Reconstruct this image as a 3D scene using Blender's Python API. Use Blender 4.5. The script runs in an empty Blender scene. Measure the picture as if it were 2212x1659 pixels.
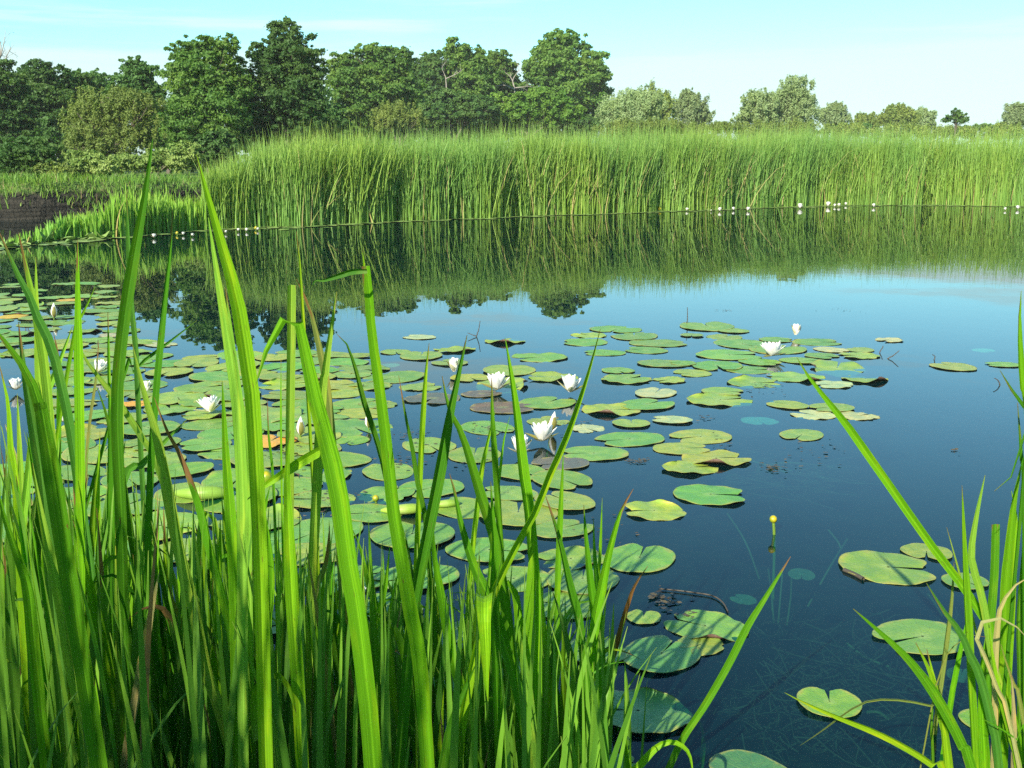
import bpy, math
import numpy as np
from mathutils import Vector, Matrix, Quaternion

rng = np.random.default_rng(7)
S = bpy.context.scene
COL = S.collection

# ---------------------------------------------------------------- camera
CAM_H = 1.5
PITCH = math.radians(11.34)
cam_d = bpy.data.cameras.new("camera")
cam = bpy.data.objects.new("camera", cam_d)
COL.objects.link(cam)
cam.location = (0, 0, CAM_H)
cam.rotation_euler = (math.radians(90) - PITCH, 0, 0)
cam_d.sensor_width = 36.0
cam_d.lens = 36.0 * 2376 / 2212
cam_d.clip_start = 0.05
cam_d.clip_end = 3000
S.camera = cam

# ---------------------------------------------------------------- light
SUN_EL, SUN_AZ = math.radians(31), math.radians(206)      # azimuth clockwise from +Y: behind the camera, to its left
to_sun = Vector((math.sin(SUN_AZ) * math.cos(SUN_EL), math.cos(SUN_AZ) * math.cos(SUN_EL), math.sin(SUN_EL)))
sun_d = bpy.data.lights.new("sun", 'SUN')
sun_d.energy = 4.9
sun_d.angle = math.radians(0.5)
sun_d.color = (1.0, 0.92, 0.76)
sun = bpy.data.objects.new("sun", sun_d)
COL.objects.link(sun)
sun.rotation_euler = (-to_sun).to_track_quat('-Z', 'Y').to_euler()
sun.location = (-20, -30, 30)

W = bpy.data.worlds.new("World")
S.world = W
W.use_nodes = True
wt = W.node_tree
wn, wl = wt.nodes, wt.links
bg = wn["Background"]
bg.inputs["Strength"].default_value = 0.105
sky = wn.new("ShaderNodeTexSky")
sky.sky_type = 'NISHITA'
sky.sun_disc = False
sky.sun_elevation = SUN_EL
sky.sun_rotation = SUN_AZ
sky.air_density = 1.0
sky.dust_density = 0.3
sky.ozone_density = 3.0
tint = wn.new("ShaderNodeMix"); tint.data_type = 'RGBA'; tint.blend_type = 'MULTIPLY'
tint.inputs["Factor"].default_value = 1.0
tint.inputs["B"].default_value = (0.64, 1.00, 0.97, 1)
wl.new(sky.outputs["Color"], tint.inputs["A"])
tc = wn.new("ShaderNodeTexCoord")
mp = wn.new("ShaderNodeMapping")
mp.inputs["Scale"].default_value = (1.5, 1.5, 24.0)
mp.inputs["Rotation"].default_value = (0.0, math.radians(2.5), 0.3)
wl.new(tc.outputs["Generated"], mp.inputs["Vector"])
cn = wn.new("ShaderNodeTexNoise")
cn.inputs["Scale"].default_value = 1.5
cn.inputs["Detail"].default_value = 6
cn.inputs["Roughness"].default_value = 0.6
wl.new(mp.outputs["Vector"], cn.inputs["Vector"])
sep = wn.new("ShaderNodeSeparateXYZ")
wl.new(tc.outputs["Generated"], sep.inputs[0])
hz = wn.new("ShaderNodeMapRange"); hz.interpolation_type = 'SMOOTHSTEP'
hz.inputs["From Min"].default_value = 0.080; hz.inputs["From Max"].default_value = 0.125
hz.inputs["To Min"].default_value = 0.20; hz.inputs["To Max"].default_value = 0.0
wl.new(sep.outputs["Z"], hz.inputs["Value"])
add = wn.new("ShaderNodeMath"); add.operation = 'ADD'
wl.new(cn.outputs["Fac"], add.inputs[0]); wl.new(hz.outputs["Result"], add.inputs[1])
cr = wn.new("ShaderNodeMapRange"); cr.interpolation_type = 'SMOOTHSTEP'
cr.inputs["From Min"].default_value = 0.50; cr.inputs["From Max"].default_value = 0.70
cr.inputs["To Min"].default_value = 0.0; cr.inputs["To Max"].default_value = 0.85
wl.new(add.outputs[0], cr.inputs["Value"])
cm = wn.new("ShaderNodeMix"); cm.data_type = 'RGBA'
fade = wn.new("ShaderNodeMapRange"); fade.interpolation_type = 'SMOOTHSTEP'
fade.inputs["From Min"].default_value = 0.15; fade.inputs["From Max"].default_value = 0.23
fade.inputs["To Min"].default_value = 1.0; fade.inputs["To Max"].default_value = 0.0
wl.new(sep.outputs["Z"], fade.inputs["Value"])
mul = wn.new("ShaderNodeMath"); mul.operation = 'MULTIPLY'
wl.new(cr.outputs["Result"], mul.inputs[0]); wl.new(fade.outputs["Result"], mul.inputs[1])
wl.new(mul.outputs[0], cm.inputs["Factor"])
wl.new(tint.outputs["Result"], cm.inputs["A"])
cm.inputs["B"].default_value = (3.7, 4.5, 4.4, 1)
wl.new(cm.outputs["Result"], bg.inputs["Color"])

S.view_settings.view_transform = 'Standard'
S.view_settings.look = 'None'
S.view_settings.exposure = 1.10
S.view_settings.gamma = 1.0
S.render.engine = 'CYCLES'
S.cycles.use_denoising = False
S.cycles.sample_clamp_indirect = 4.0
S.cycles.max_bounces = 8
S.cycles.diffuse_bounces = 3
S.cycles.glossy_bounces = 3
S.cycles.transmission_bounces = 5
S.cycles.transparent_max_bounces = 12
S.cycles.caustics_reflective = False
S.cycles.caustics_refractive = False

# ---------------------------------------------------------------- where a line of sight meets the scene (used to survey positions once)
F_PX, CX, CY = 2376.0, 1106.0, 829.5
cp, sp = math.cos(PITCH), math.sin(PITCH)
def ray(px, py):
    x, u = (px - CX) / F_PX, (CY - py) / F_PX
    return Vector((x, cp + u * sp, -sp + u * cp))
def on_z(px, py, z=0.0):
    d = ray(px, py); t = (z - CAM_H) / d.z
    return Vector((0, 0, CAM_H)) + d * t
def on_y(px, py, Y):
    d = ray(px, py); t = Y / d.y
    return Vector((0, 0, CAM_H)) + d * t
def depth(p):
    return p.y * cp - (p.z - CAM_H) * sp
def size_at(p, npx):
    return npx * depth(p) / F_PX

# ---------------------------------------------------------------- helpers
def mesh_np(name, V, F, mat=None, uv=None, rnd=None, smooth=True):
    V = np.asarray(V, dtype=np.float32); F = np.asarray(F, dtype=np.int32)
    k = F.shape[1]; m = len(F)
    me = bpy.data.meshes.new(name)
    me.vertices.add(len(V)); me.vertices.foreach_set("co", V.ravel())
    me.loops.add(m * k); me.loops.foreach_set("vertex_index", F.ravel())
    me.polygons.add(m); me.polygons.foreach_set("loop_start", np.arange(0, m * k, k, dtype=np.int32))
    me.polygons.foreach_set("use_smooth", np.full(m, smooth, dtype=bool))
    me.update(calc_edges=True)
    if uv is not None:
        l = me.uv_layers.new(name="UVMap")
        l.data.foreach_set("uv", np.asarray(uv, dtype=np.float32)[F.ravel()].ravel())
    if rnd is not None:
        a = me.attributes.new("rnd", 'FLOAT', 'POINT')
        a.data.foreach_set("value", np.asarray(rnd, dtype=np.float32))
    if mat is not None:
        me.materials.append(mat)
    return me

def link(name, me, parent=None, loc=None):
    o = bpy.data.objects.new(name, me)
    COL.objects.link(o)
    if parent is not None: o.parent = parent
    if loc is not None: o.location = loc
    return o

def tag(o, label=None, cat=None, group=None, kind=None):
    if label: o["label"] = label
    if cat: o["category"] = cat
    if group: o["group"] = group
    if kind: o["kind"] = kind
    return o

def empty(name, loc, label, cat, group=None):
    o = bpy.data.objects.new(name, None)
    COL.objects.link(o); o.location = loc; o.empty_display_size = 0.1
    return tag(o, label, cat, group)

def copy_tree(o, parent=None):
    c = o.copy(); COL.objects.link(c); c.parent = parent
    for ch in list(o.children): copy_tree(ch, c)
    return c

class MB:                                            # gathers quads of one mesh
    def __init__(s): s.v, s.f, s.uv, s.r, s.n = [], [], [], [], 0
    def add(s, V, F, uv=None, r=0.5):
        V = np.asarray(V, float); s.v.append(V); s.f.append(np.asarray(F, int) + s.n)
        s.uv.append(np.zeros((len(V), 2)) if uv is None else np.asarray(uv)); s.r.append(np.full(len(V), r) if np.isscalar(r) else r)
        s.n += len(V)
    def mesh(s, name, mat, smooth=True):
        return mesh_np(name, np.concatenate(s.v), np.concatenate(s.f), mat, np.concatenate(s.uv), np.concatenate(s.r), smooth)

def grid_faces(n, m, wrap=False):                    # n rows of m points
    i = np.arange(n - 1)[:, None]; j = np.arange(m if wrap else m - 1)[None, :]
    a = i * m + j; b = i * m + (j + 1) % m
    return np.stack([a, b, b + m, a + m], -1).reshape(-1, 4)

def frames(P, s0=None):
    P = np.asarray(P, float); T = np.gradient(P, axis=0)
    T /= np.linalg.norm(T, axis=1)[:, None] + 1e-9
    s = np.cross(T[0], (0, 1, 0.15)) if s0 is None else np.asarray(s0, float)
    out = []
    for t in T:
        s = s - t * np.dot(s, t); s = s / (np.linalg.norm(s) + 1e-9); out.append(s.copy())
    Sd = np.array(out)
    return T, Sd, np.cross(Sd, T)

def tube(P, R, n=8):
    T, Sd, N = frames(P, (1, 0.13, 0.05))
    a = np.linspace(0, 2 * np.pi, n, endpoint=False)
    R = np.broadcast_to(np.asarray(R, float), (len(T),))
    V = np.asarray(P)[:, None, :] + R[:, None, None] * (np.cos(a)[None, :, None] * Sd[:, None, :] + np.sin(a)[None, :, None] * N[:, None, :])
    uv = np.stack(np.meshgrid(np.linspace(0, 1, n), np.linspace(0, 1, len(T))), -1).reshape(-1, 2)
    return V.reshape(-1, 3), grid_faces(len(T), n, True), uv

def spline(P, n):
    P = np.asarray(P, float)
    if len(P) == 2:
        t = np.linspace(0, 1, n)[:, None]; return P[0] * (1 - t) + P[1] * t
    Q = np.vstack([2 * P[0] - P[1], P, 2 * P[-1] - P[-2]])
    seg = np.linalg.norm(np.diff(P, axis=0), axis=1); c = np.concatenate([[0], np.cumsum(seg)]); c /= c[-1]
    out = []
    for u in np.linspace(0, 1, n):
        i = min(np.searchsorted(c, u, side='right') - 1, len(P) - 2); t = (u - c[i]) / (c[i + 1] - c[i] + 1e-9)
        p0, p1, p2, p3 = Q[i], Q[i + 1], Q[i + 2], Q[i + 3]
        out.append(0.5 * (2 * p1 + (p2 - p0) * t + (2 * p0 - 5 * p1 + 4 * p2 - p3) * t * t + (3 * p1 - p0 - 3 * p2 + p3) * t ** 3))
    return np.array(out)

# ---------------------------------------------------------------- materials
class NT:
    def __init__(s, name):
        s.m = bpy.data.materials.new(name); s.m.use_nodes = True
        s.t = s.m.node_tree; s.t.nodes.clear(); s.out = s.n("ShaderNodeOutputMaterial")
    def n(s, typ, **kw):
        nd = s.t.nodes.new(typ)
        for k, v in kw.items(): setattr(nd, k, v)
        return nd
    def put(s, sock, v):
        if hasattr(v, "links"): s.t.links.new(v, sock)
        elif isinstance(v, (tuple, list)) and len(v) == 3 and sock.type == 'RGBA': sock.default_value = (*v, 1)
        else: sock.default_value = v
    def math(s, op, a, b=0.0, clamp=False):
        nd = s.n("ShaderNodeMath", operation=op, use_clamp=clamp); s.put(nd.inputs[0], a); s.put(nd.inputs[1], b); return nd.outputs[0]
    def mix(s, f, a, b, mode='MIX'):
        nd = s.n("ShaderNodeMix", data_type='RGBA', blend_type=mode); s.put(nd.inputs["Factor"], f); s.put(nd.inputs["A"], a); s.put(nd.inputs["B"], b); return nd.outputs["Result"]
    def ramp(s, v, a, b, lo=0.0, hi=1.0):
        nd = s.n("ShaderNodeMapRange", interpolation_type='SMOOTHSTEP'); s.put(nd.inputs["Value"], v)
        for k, x in zip(("From Min", "From Max", "To Min", "To Max"), (a, b, lo, hi)): s.put(nd.inputs[k], x)
        return nd.outputs["Result"]
    def noise(s, vec, scale, detail=3.0, rough=0.5):
        nd = s.n("ShaderNodeTexNoise"); nd.inputs["Scale"].default_value = scale; nd.inputs["Detail"].default_value = detail; nd.inputs["Roughness"].default_value = rough
        if vec is not None: s.t.links.new(vec, nd.inputs["Vector"])
        return nd.outputs["Fac"]
    def scale(s, vec, sc):
        nd = s.n("ShaderNodeMapping"); s.t.links.new(vec, nd.inputs["Vector"]); nd.inputs["Scale"].default_value = sc; return nd.outputs["Vector"]
    def attr(s, name): return s.n("ShaderNodeAttribute", attribute_name=name).outputs["Fac"]
    def coord(s, k="Object"): return s.n("ShaderNodeTexCoord").outputs[k]
    def bsdf(s, col, rough=0.5, spec=0.5, normal=None):
        b = s.n("ShaderNodeBsdfPrincipled"); s.put(b.inputs["Base Color"], col); s.put(b.inputs["Roughness"], rough); s.put(b.inputs["Specular IOR Level"], spec)
        if normal is not None: s.t.links.new(normal, b.inputs["Normal"])
        return b.outputs[0]
    def leaf(s, col, rough, spec, tr, tcol=None, normal=None):
        a = s.bsdf(col, rough, spec, normal)
        t = s.n("ShaderNodeBsdfTranslucent"); s.put(t.inputs["Color"], tcol if tcol is not None else col)
        x = s.n("ShaderNodeMixShader"); s.put(x.inputs[0], tr); s.t.links.new(a, x.inputs[1]); s.t.links.new(t.outputs[0], x.inputs[2])
        return x.outputs[0]
    def bump(s, h, strength, dist=0.01):
        b = s.n("ShaderNodeBump"); b.inputs["Strength"].default_value = strength; b.inputs["Distance"].default_value = dist; s.t.links.new(h, b.inputs["Height"]); return b.outputs["Normal"]
    def done(s, sh): s.t.links.new(sh, s.out.inputs["Surface"]); return s.m

def tree_leaf_mat(name, a, b, c, tr=0.3, nscale=0.5):
    k = NT(name); r = k.attr("rnd")
    n = k.noise(k.coord("Object"), nscale, 3)
    base = k.mix(r, a, b); base = k.mix(k.ramp(n, 0.42, 0.68), base, c)
    hsv = k.n("ShaderNodeHueSaturation"); k.put(hsv.inputs["Color"], base)
    k.put(hsv.inputs["Value"], k.math('ADD', k.math('MULTIPLY', k.n("ShaderNodeObjectInfo").outputs["Random"], 0.3), 0.85))
    return k.done(k.leaf(hsv.outputs[0], 0.55, 0.25, tr, k.mix(1.0, hsv.outputs[0], (1.3, 1.5, 0.5), 'MULTIPLY')))

M_OAK = tree_leaf_mat("oak_leaf", (.070, .158, .030), (.120, .225, .042), (.150, .245, .042), .42)
M_OAK_D = tree_leaf_mat("dark_oak_leaf", (.054, .132, .034), (.090, .182, .044), (.110, .195, .042), .42)
M_OAK_Y = tree_leaf_mat("yellow_oak_leaf", (.075, .180, .024), (.125, .245, .034), (.150, .260, .036), .38)
M_WIL = tree_leaf_mat("willow_leaf", (.200, .285, .115), (.290, .370, .180), (.240, .320, .120), 0.3)
M_OLIVE = tree_leaf_mat("olive_willow_leaf", (.145, .210, .044), (.210, .280, .068), (.225, .285, .058), 0.3)
M_BUSH = tree_leaf_mat("bush_leaf", (.130, .215, .046), (.220, .300, .075), (.250, .320, .090), 0.3, 1.2)

k = NT("bark"); n = k.noise(k.scale(k.coord(), (6, 6, 1.2)), 2.0, 5)
M_BARK = k.done(k.bsdf(k.mix(n, (.045, .036, .028), (.16, .135, .105)), 0.85, 0.2))
k = NT("dead_wood"); n = k.noise(k.scale(k.coord(), (6, 6, 1.2)), 2.0, 5)
M_DEAD = k.done(k.bsdf(k.mix(n, (.20, .17, .14), (.38, .35, .31)), 0.8, 0.2))

# blades: obj.color = tint of this blade, its alpha = how much of the tip has withered
k = NT("sedge_blade"); oi = k.n("ShaderNodeObjectInfo"); uvn = k.n("ShaderNodeTexCoord").outputs["UV"]
sx = k.n("ShaderNodeSeparateXYZ"); k.t.links.new(uvn, sx.inputs[0]); U, Vv = sx.outputs["X"], sx.outputs["Y"]
off = k.n("ShaderNodeVectorMath", operation='ADD'); k.t.links.new(uvn, off.inputs[0])
cmb = k.n("ShaderNodeCombineXYZ"); k.put(cmb.inputs[0], k.math('MULTIPLY', oi.outputs["Random"], 37.0)); k.put(cmb.inputs[1], k.math('MULTIPLY', oi.outputs["Random"], 91.0)); k.t.links.new(cmb.outputs[0], off.inputs[1])
vein = k.noise(k.scale(off.outputs[0], (11, .8, 1)), 2.0, 4, .6)
blot = k.noise(k.scale(off.outputs[0], (1.6, 9, 1)), 1.0, 4)
spots = k.noise(k.scale(off.outputs[0], (7, 55, 1)), 1.0, 2)
col = k.mix(k.ramp(vein, 0.35, 0.7), k.mix(1.0, oi.outputs["Color"], (.56, .64, .56), 'MULTIPLY'), k.mix(1.0, oi.outputs["Color"], (1.25, 1.2, 1.15), 'MULTIPLY'))
col = k.mix(k.math('MULTIPLY', k.ramp(blot, 0.5, 0.72), 0.7), col, k.mix(1.0, oi.outputs["Color"], (1.75, 1.15, 0.9), 'MULTIPLY'))
mid = k.ramp(k.math('ABSOLUTE', k.math('SUBTRACT', U, 0.5)), 0.03, 0.07, 1.0, 0.0)
col = k.mix(k.math('MULTIPLY', mid, 0.45), col, k.mix(1.0, oi.outputs["Color"], (1.55, 1.35, 1.5), 'MULTIPLY'))
col = k.mix(k.ramp(spots, 0.67, 0.74, 0, .8), col, (.10, .055, .02))
wither = k.ramp(k.math('ADD', Vv, k.math('MULTIPLY', k.math('SUBTRACT', blot, 0.5), 0.25)), k.math('SUBTRACT', 1.0, k.math('MULTIPLY', oi.outputs["Alpha"], 0.5)), k.math('ADD', k.math('SUBTRACT', 1.0, k.math('MULTIPLY', oi.outputs["Alpha"], 0.5)), 0.035))
col = k.mix(wither, col, k.mix(vein, (.10, .045, .018), (.30, .17, .07)))
base_pale = k.ramp(Vv, 0.0, 0.22, 0.35, 0.0)
col = k.mix(base_pale, col, (.22, .28, .07))
M_BLADE = k.done(k.leaf(col, 0.48, 0.12, 0.40, k.mix(1.0, col, (1.3, 1.45, 0.3), 'MULTIPLY'), k.bump(vein, 0.25, 0.002)))

def reed_mat(name, g1, g2, dry, thr, tr=0.3):
    k = NT(name); r = k.attr("rnd"); uvn = k.coord("UV")
    n = k.noise(k.coord("Object"), 0.25, 3)
    col = k.mix(k.math('FRACT', k.math('MULTIPLY', r, 13.7)), g1, g2)
    col = k.mix(k.ramp(n, 0.4, 0.65, 0, .8), col, k.mix(1.0, col, (1.35, 1.10, .75), 'MULTIPLY'))
    col = k.mix(k.ramp(r, thr, thr + 0.004), col, dry)
    sx = k.n("ShaderNodeSeparateXYZ"); k.t.links.new(uvn, sx.inputs[0])
    tip = k.ramp(sx.outputs["Y"], 0.90, 1.0, 0, .28); col = k.mix(tip, col, (.30, .26, .09))
    return k.done(k.leaf(col, 0.5, 0.3, tr, k.mix(1.0, col, (1.4, 1.4, .5), 'MULTIPLY')))
M_REED = reed_mat("reed_leaf", (.128, .278, .054), (.215, .370, .084), (.42, .36, .15), 0.945)
M_SHORT = reed_mat("bur_reed_leaf", (.138, .325, .040), (.225, .420, .060), (.40, .32, .12), 0.975)
M_UNDER = reed_mat("undergrowth_leaf", (.070, .205, .018), (.150, .330, .028), (.26, .16, .07), 0.93, 0.36)
M_GRASS = reed_mat("bank_grass_leaf", (.085, .205, .028), (.150, .280, .040), (.26, .22, .10), 0.95)

# lily pads: obj.color = tint of this pad; uv = (angle, radius)
def pad_material():
    k = NT("lily_pad"); oi = k.n("ShaderNodeObjectInfo"); uvn = k.coord("UV")
    sx = k.n("ShaderNodeSeparateXYZ"); k.t.links.new(uvn, sx.inputs[0]); A, R = sx.outputs["X"], sx.outputs["Y"]
    off = k.n("ShaderNodeVectorMath", operation='ADD'); k.t.links.new(k.coord("Object"), off.inputs[0])
    cmb = k.n("ShaderNodeCombineXYZ"); k.put(cmb.inputs[0], k.math('MULTIPLY', oi.outputs["Random"], 57.0)); k.put(cmb.inputs[2], k.math('MULTIPLY', oi.outputs["Random"], 31.0)); k.t.links.new(cmb.outputs[0], off.inputs[1])
    o = off.outputs[0]
    blot = k.noise(o, 2.2, 4); fine = k.noise(o, 14.0, 3); speck = k.noise(o, 26.0, 2)
    C = oi.outputs["Color"]
    col = k.mix(k.ramp(blot, 0.35, 0.7), k.mix(1.0, C, (.82, .90, .92), 'MULTIPLY'), k.mix(1.0, C, (1.3, 1.12, .95), 'MULTIPLY'))
    col = k.mix(k.math('MULTIPLY', k.ramp(fine, 0.4, 0.7), .35), col, k.mix(1.0, C, (.75, .8, .75), 'MULTIPLY'))
    vein = k.ramp(k.math('ABSOLUTE', k.math('SINE', k.math('ADD', k.math('MULTIPLY', A, 50.0), k.math('MULTIPLY', blot, 2.0)))), 0.0, 0.10, 1.0, 0.0)
    col = k.mix(k.math('MULTIPLY', vein, 0.30), col, (.36, .48, .16))
    col = k.mix(k.ramp(R, 0.0, 0.30, .35, 0), col, (.38, .46, .16))
    edge = k.ramp(k.math('ADD', R, k.math('MULTIPLY', k.math('SUBTRACT', blot, 0.5), 0.55)), 0.88, 1.02)
    col = k.mix(k.math('MULTIPLY', edge, 0.6), col, (.34, .30, .07))
    col = k.mix(k.ramp(speck, 0.70, 0.74, 0, .85), col, (.36, .31, .16))
    col = k.mix(k.ramp(k.noise(o, 7.0, 4), 0.75, 0.79, 0, .9), col, (.055, .045, .02))
    geo = k.n("ShaderNodeNewGeometry")
    col = k.mix(geo.outputs["Backfacing"], col, (.11, .065, .045))
    return k.done(k.leaf(col, 0.42, 0.32, 0.10, col, k.bump(k.math('ADD', k.math('MULTIPLY', vein, -.7), fine), 0.55, 0.005)))
M_PAD = pad_material()

k = NT("floating_leaf"); r = k.attr("rnd")
M_STRIP = k.done(k.bsdf(k.mix(r, (.13, .24, .06), (.25, .34, .10)), 0.45, 0.4))
k = NT("petal"); M_PETAL = k.done(k.leaf((.88, .88, .83), 0.45, 0.3, 0.28))
k = NT("sepal"); g = k.n("ShaderNodeNewGeometry"); M_SEPAL = k.done(k.leaf(k.mix(g.outputs["Backfacing"], (.70, .66, .42), (.20, .19, .045)), 0.45, 0.4, 0.2))
k = NT("stamen"); M_STAMEN = k.done(k.bsdf((.80, .55, .06), 0.5))
k = NT("yellow_bud"); nn = k.noise(k.coord(), 9.0, 2); M_YBUD = k.done(k.bsdf(k.mix(k.ramp(nn, .38, .52), (.50, .34, .008), (.15, .22, .012)), 0.4))
k = NT("bud_stalk"); M_STALK = k.done(k.bsdf((.10, .18, .02), 0.4))
k = NT("pond_twig"); M_TWIG = k.done(k.bsdf((.055, .045, .032), 0.7))
k = NT("pond_debris"); r = k.attr("rnd"); M_DEBRIS = k.done(k.bsdf(k.mix(r, (.03, .026, .02), (.10, .08, .04)), 0.6))
k = NT("pondweed"); M_WEED = k.done(k.bsdf((.075, .085, .028), 0.7))

k = NT("bottom_litter"); M_LITTER = k.done(k.bsdf((.045, .036, .016), 0.8))

# water: clear dark pond water with a little murk, mirror by Fresnel
k = NT("pond_water")
pos = k.n("ShaderNodeNewGeometry").outputs["Position"]
h = k.math('ADD', k.noise(k.scale(pos, (1.0, .7, 1)), 2.2, 2), k.math('MULTIPLY', k.noise(k.scale(pos, (.12, .3, 1)), 1.0, 2), 2.0))
nrm = k.bump(h, 0.05, 0.012)
dt = k.n("ShaderNodeVectorMath", operation='DOT_PRODUCT'); k.t.links.new(nrm, dt.inputs[0]); k.t.links.new(k.n("ShaderNodeNewGeometry").outputs["Incoming"], dt.inputs[1])
fres = k.math('ADD', k.math('MULTIPLY', k.math('POWER', k.math('SUBTRACT', 1.0, k.math('ABSOLUTE', dt.outputs["Value"])), 5.0), 0.97), 0.03)   # Schlick, the same from above and below
gl = k.n("ShaderNodeBsdfGlossy"); gl.inputs["Roughness"].default_value = 0.006; k.t.links.new(nrm, gl.inputs["Normal"])
tr = k.n("ShaderNodeBsdfTransparent"); tr.inputs["Color"].default_value = (.30, .66, .62, 1)
df = k.n("ShaderNodeBsdfDiffuse"); df.inputs["Color"].default_value = (.003, .034, .040, 1)
un = k.n("ShaderNodeMixShader"); un.inputs[0].default_value = 0.26; k.t.links.new(tr.outputs[0], un.inputs[1]); k.t.links.new(df.outputs[0], un.inputs[2])
wm = k.n("ShaderNodeMixShader"); k.t.links.new(fres, wm.inputs[0]); k.t.links.new(un.outputs[0], wm.inputs[1]); k.t.links.new(gl.outputs[0], wm.inputs[2])
M_WATER = k.done(wm.outputs[0])

k = NT("earth")
pos = k.n("ShaderNodeNewGeometry").outputs["Position"]
sx = k.n("ShaderNodeSeparateXYZ"); k.t.links.new(pos, sx.inputs[0]); Z = sx.outputs["Z"]
n1 = k.noise(pos, 0.6, 6, .6); n2 = k.noise(pos, 9.0, 4)
strat = k.noise(k.scale(pos, (.25, .25, 9)), 1.0, 4)
mud = k.mix(k.ramp(strat, .38, .62), (.010, .010, .008), (.036, .033, .026))
turf = k.mix(n1, (.06, .13, .025), (.12, .19, .045)); turf = k.mix(k.ramp(n2, .45, .7), turf, (.15, .15, .06))
col = k.mix(k.ramp(k.math('ADD', Z, k.math('MULTIPLY', n1, .3)), 0.80, 0.98), mud, turf)
bed = k.mix(k.ramp(n2, .4, .7), (.006, .008, .006), (.022, .022, .010))
col = k.mix(k.ramp(Z, -0.12, -0.02), bed, col)
M_EARTH = k.done(k.bsdf(col, 0.9, 0.15, k.bump(k.math("ADD", n2, k.math("MULTIPLY", k.noise(pos, 2.5, 5, .65), 2.0)), 1.0, 0.12)))
# ================================================================ setting
def far_bank(x):
    return np.interp(x, [-90, -25, -13.5, -9, -4, 5, 20, 40, 80], [27, 27, 29.3, 33, 38, 46, 62, 72, 78])
def sstep(a, b, x):
    t = np.clip((x - a) / (b - a), 0, 1); return t * t * (3 - 2 * t)
def ground_z(x, y):
    x, y = np.asarray(x, float), np.asarray(y, float)
    bed = np.interp(y, [-50, 0.0, 0.7, 1.3, 2.2, 4.5, 9], [0.55, 0.35, 0.2, 0.0, -0.22, -0.55, -0.95])
    wob = 0.35 * np.sin(x * 0.9) + 0.25 * np.sin(x * 2.3 + 1)
    land = 1.0 + 0.06 * np.sin(x * .21) * np.cos(y * .17) + np.clip((y - 90) / 400, 0, .4)
    steep = np.where(x < 3, 1.9, 6.0)
    t = sstep(0, 1, (y + wob - far_bank(x)) / steep)
    return bed * (1 - t) + land * t
gx = np.concatenate([np.linspace(-900, -70, 12), np.linspace(-60, 60, 161), np.linspace(70, 900, 12)])
gy = np.concatenate([np.linspace(-60, -2, 6), np.linspace(-1, 12, 40), np.linspace(12.5, 60, 130), np.linspace(62, 130, 30), np.linspace(150, 1400, 14)])
X, Y = np.meshgrid(gx, gy)
Zg = ground_z(X, Y) + 0.03 * np.sin(X * 5.1 + Y * 2) * np.sin(Y * 4.3) * (np.abs(X) < 60)
me = mesh_np("ground", np.stack([X, Y, Zg], -1).reshape(-1, 3), grid_faces(len(gy), len(gx)), M_EARTH)
tag(link("ground", me), kind="structure")
wx = np.linspace(-60, 90, 40); wy = np.linspace(-1.5, 84, 40); X, Y = np.meshgrid(wx, wy)
me = mesh_np("water", np.stack([X, Y, X * 0], -1).reshape(-1, 3), grid_faces(40, 40), M_WATER)
tag(link("water", me), kind="structure")

# ================================================================ trees
def leaf_quads(C, N, size, asp, rg):
    n = len(C)
    N = N / (np.linalg.norm(N, axis=1)[:, None] + 1e-9)
    r = rg.normal(size=(n, 3)); t = np.cross(N, r); t /= np.linalg.norm(t, axis=1)[:, None] + 1e-9
    b = np.cross(N, t)
    s = size[:, None]
    V = np.stack([C - t * s, C + b * s * asp + N * s * .15, C + t * s, C - b * s * asp + N * s * .15], 1)
    return V.reshape(-1, 3), np.arange(4 * n).reshape(n, 4)

def ell_points(n, rg, top_bias=0.0):
    v = rg.normal(size=(n, 3)); v[:, 2] += top_bias; v /= np.linalg.norm(v, axis=1)[:, None]
    return v

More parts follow.
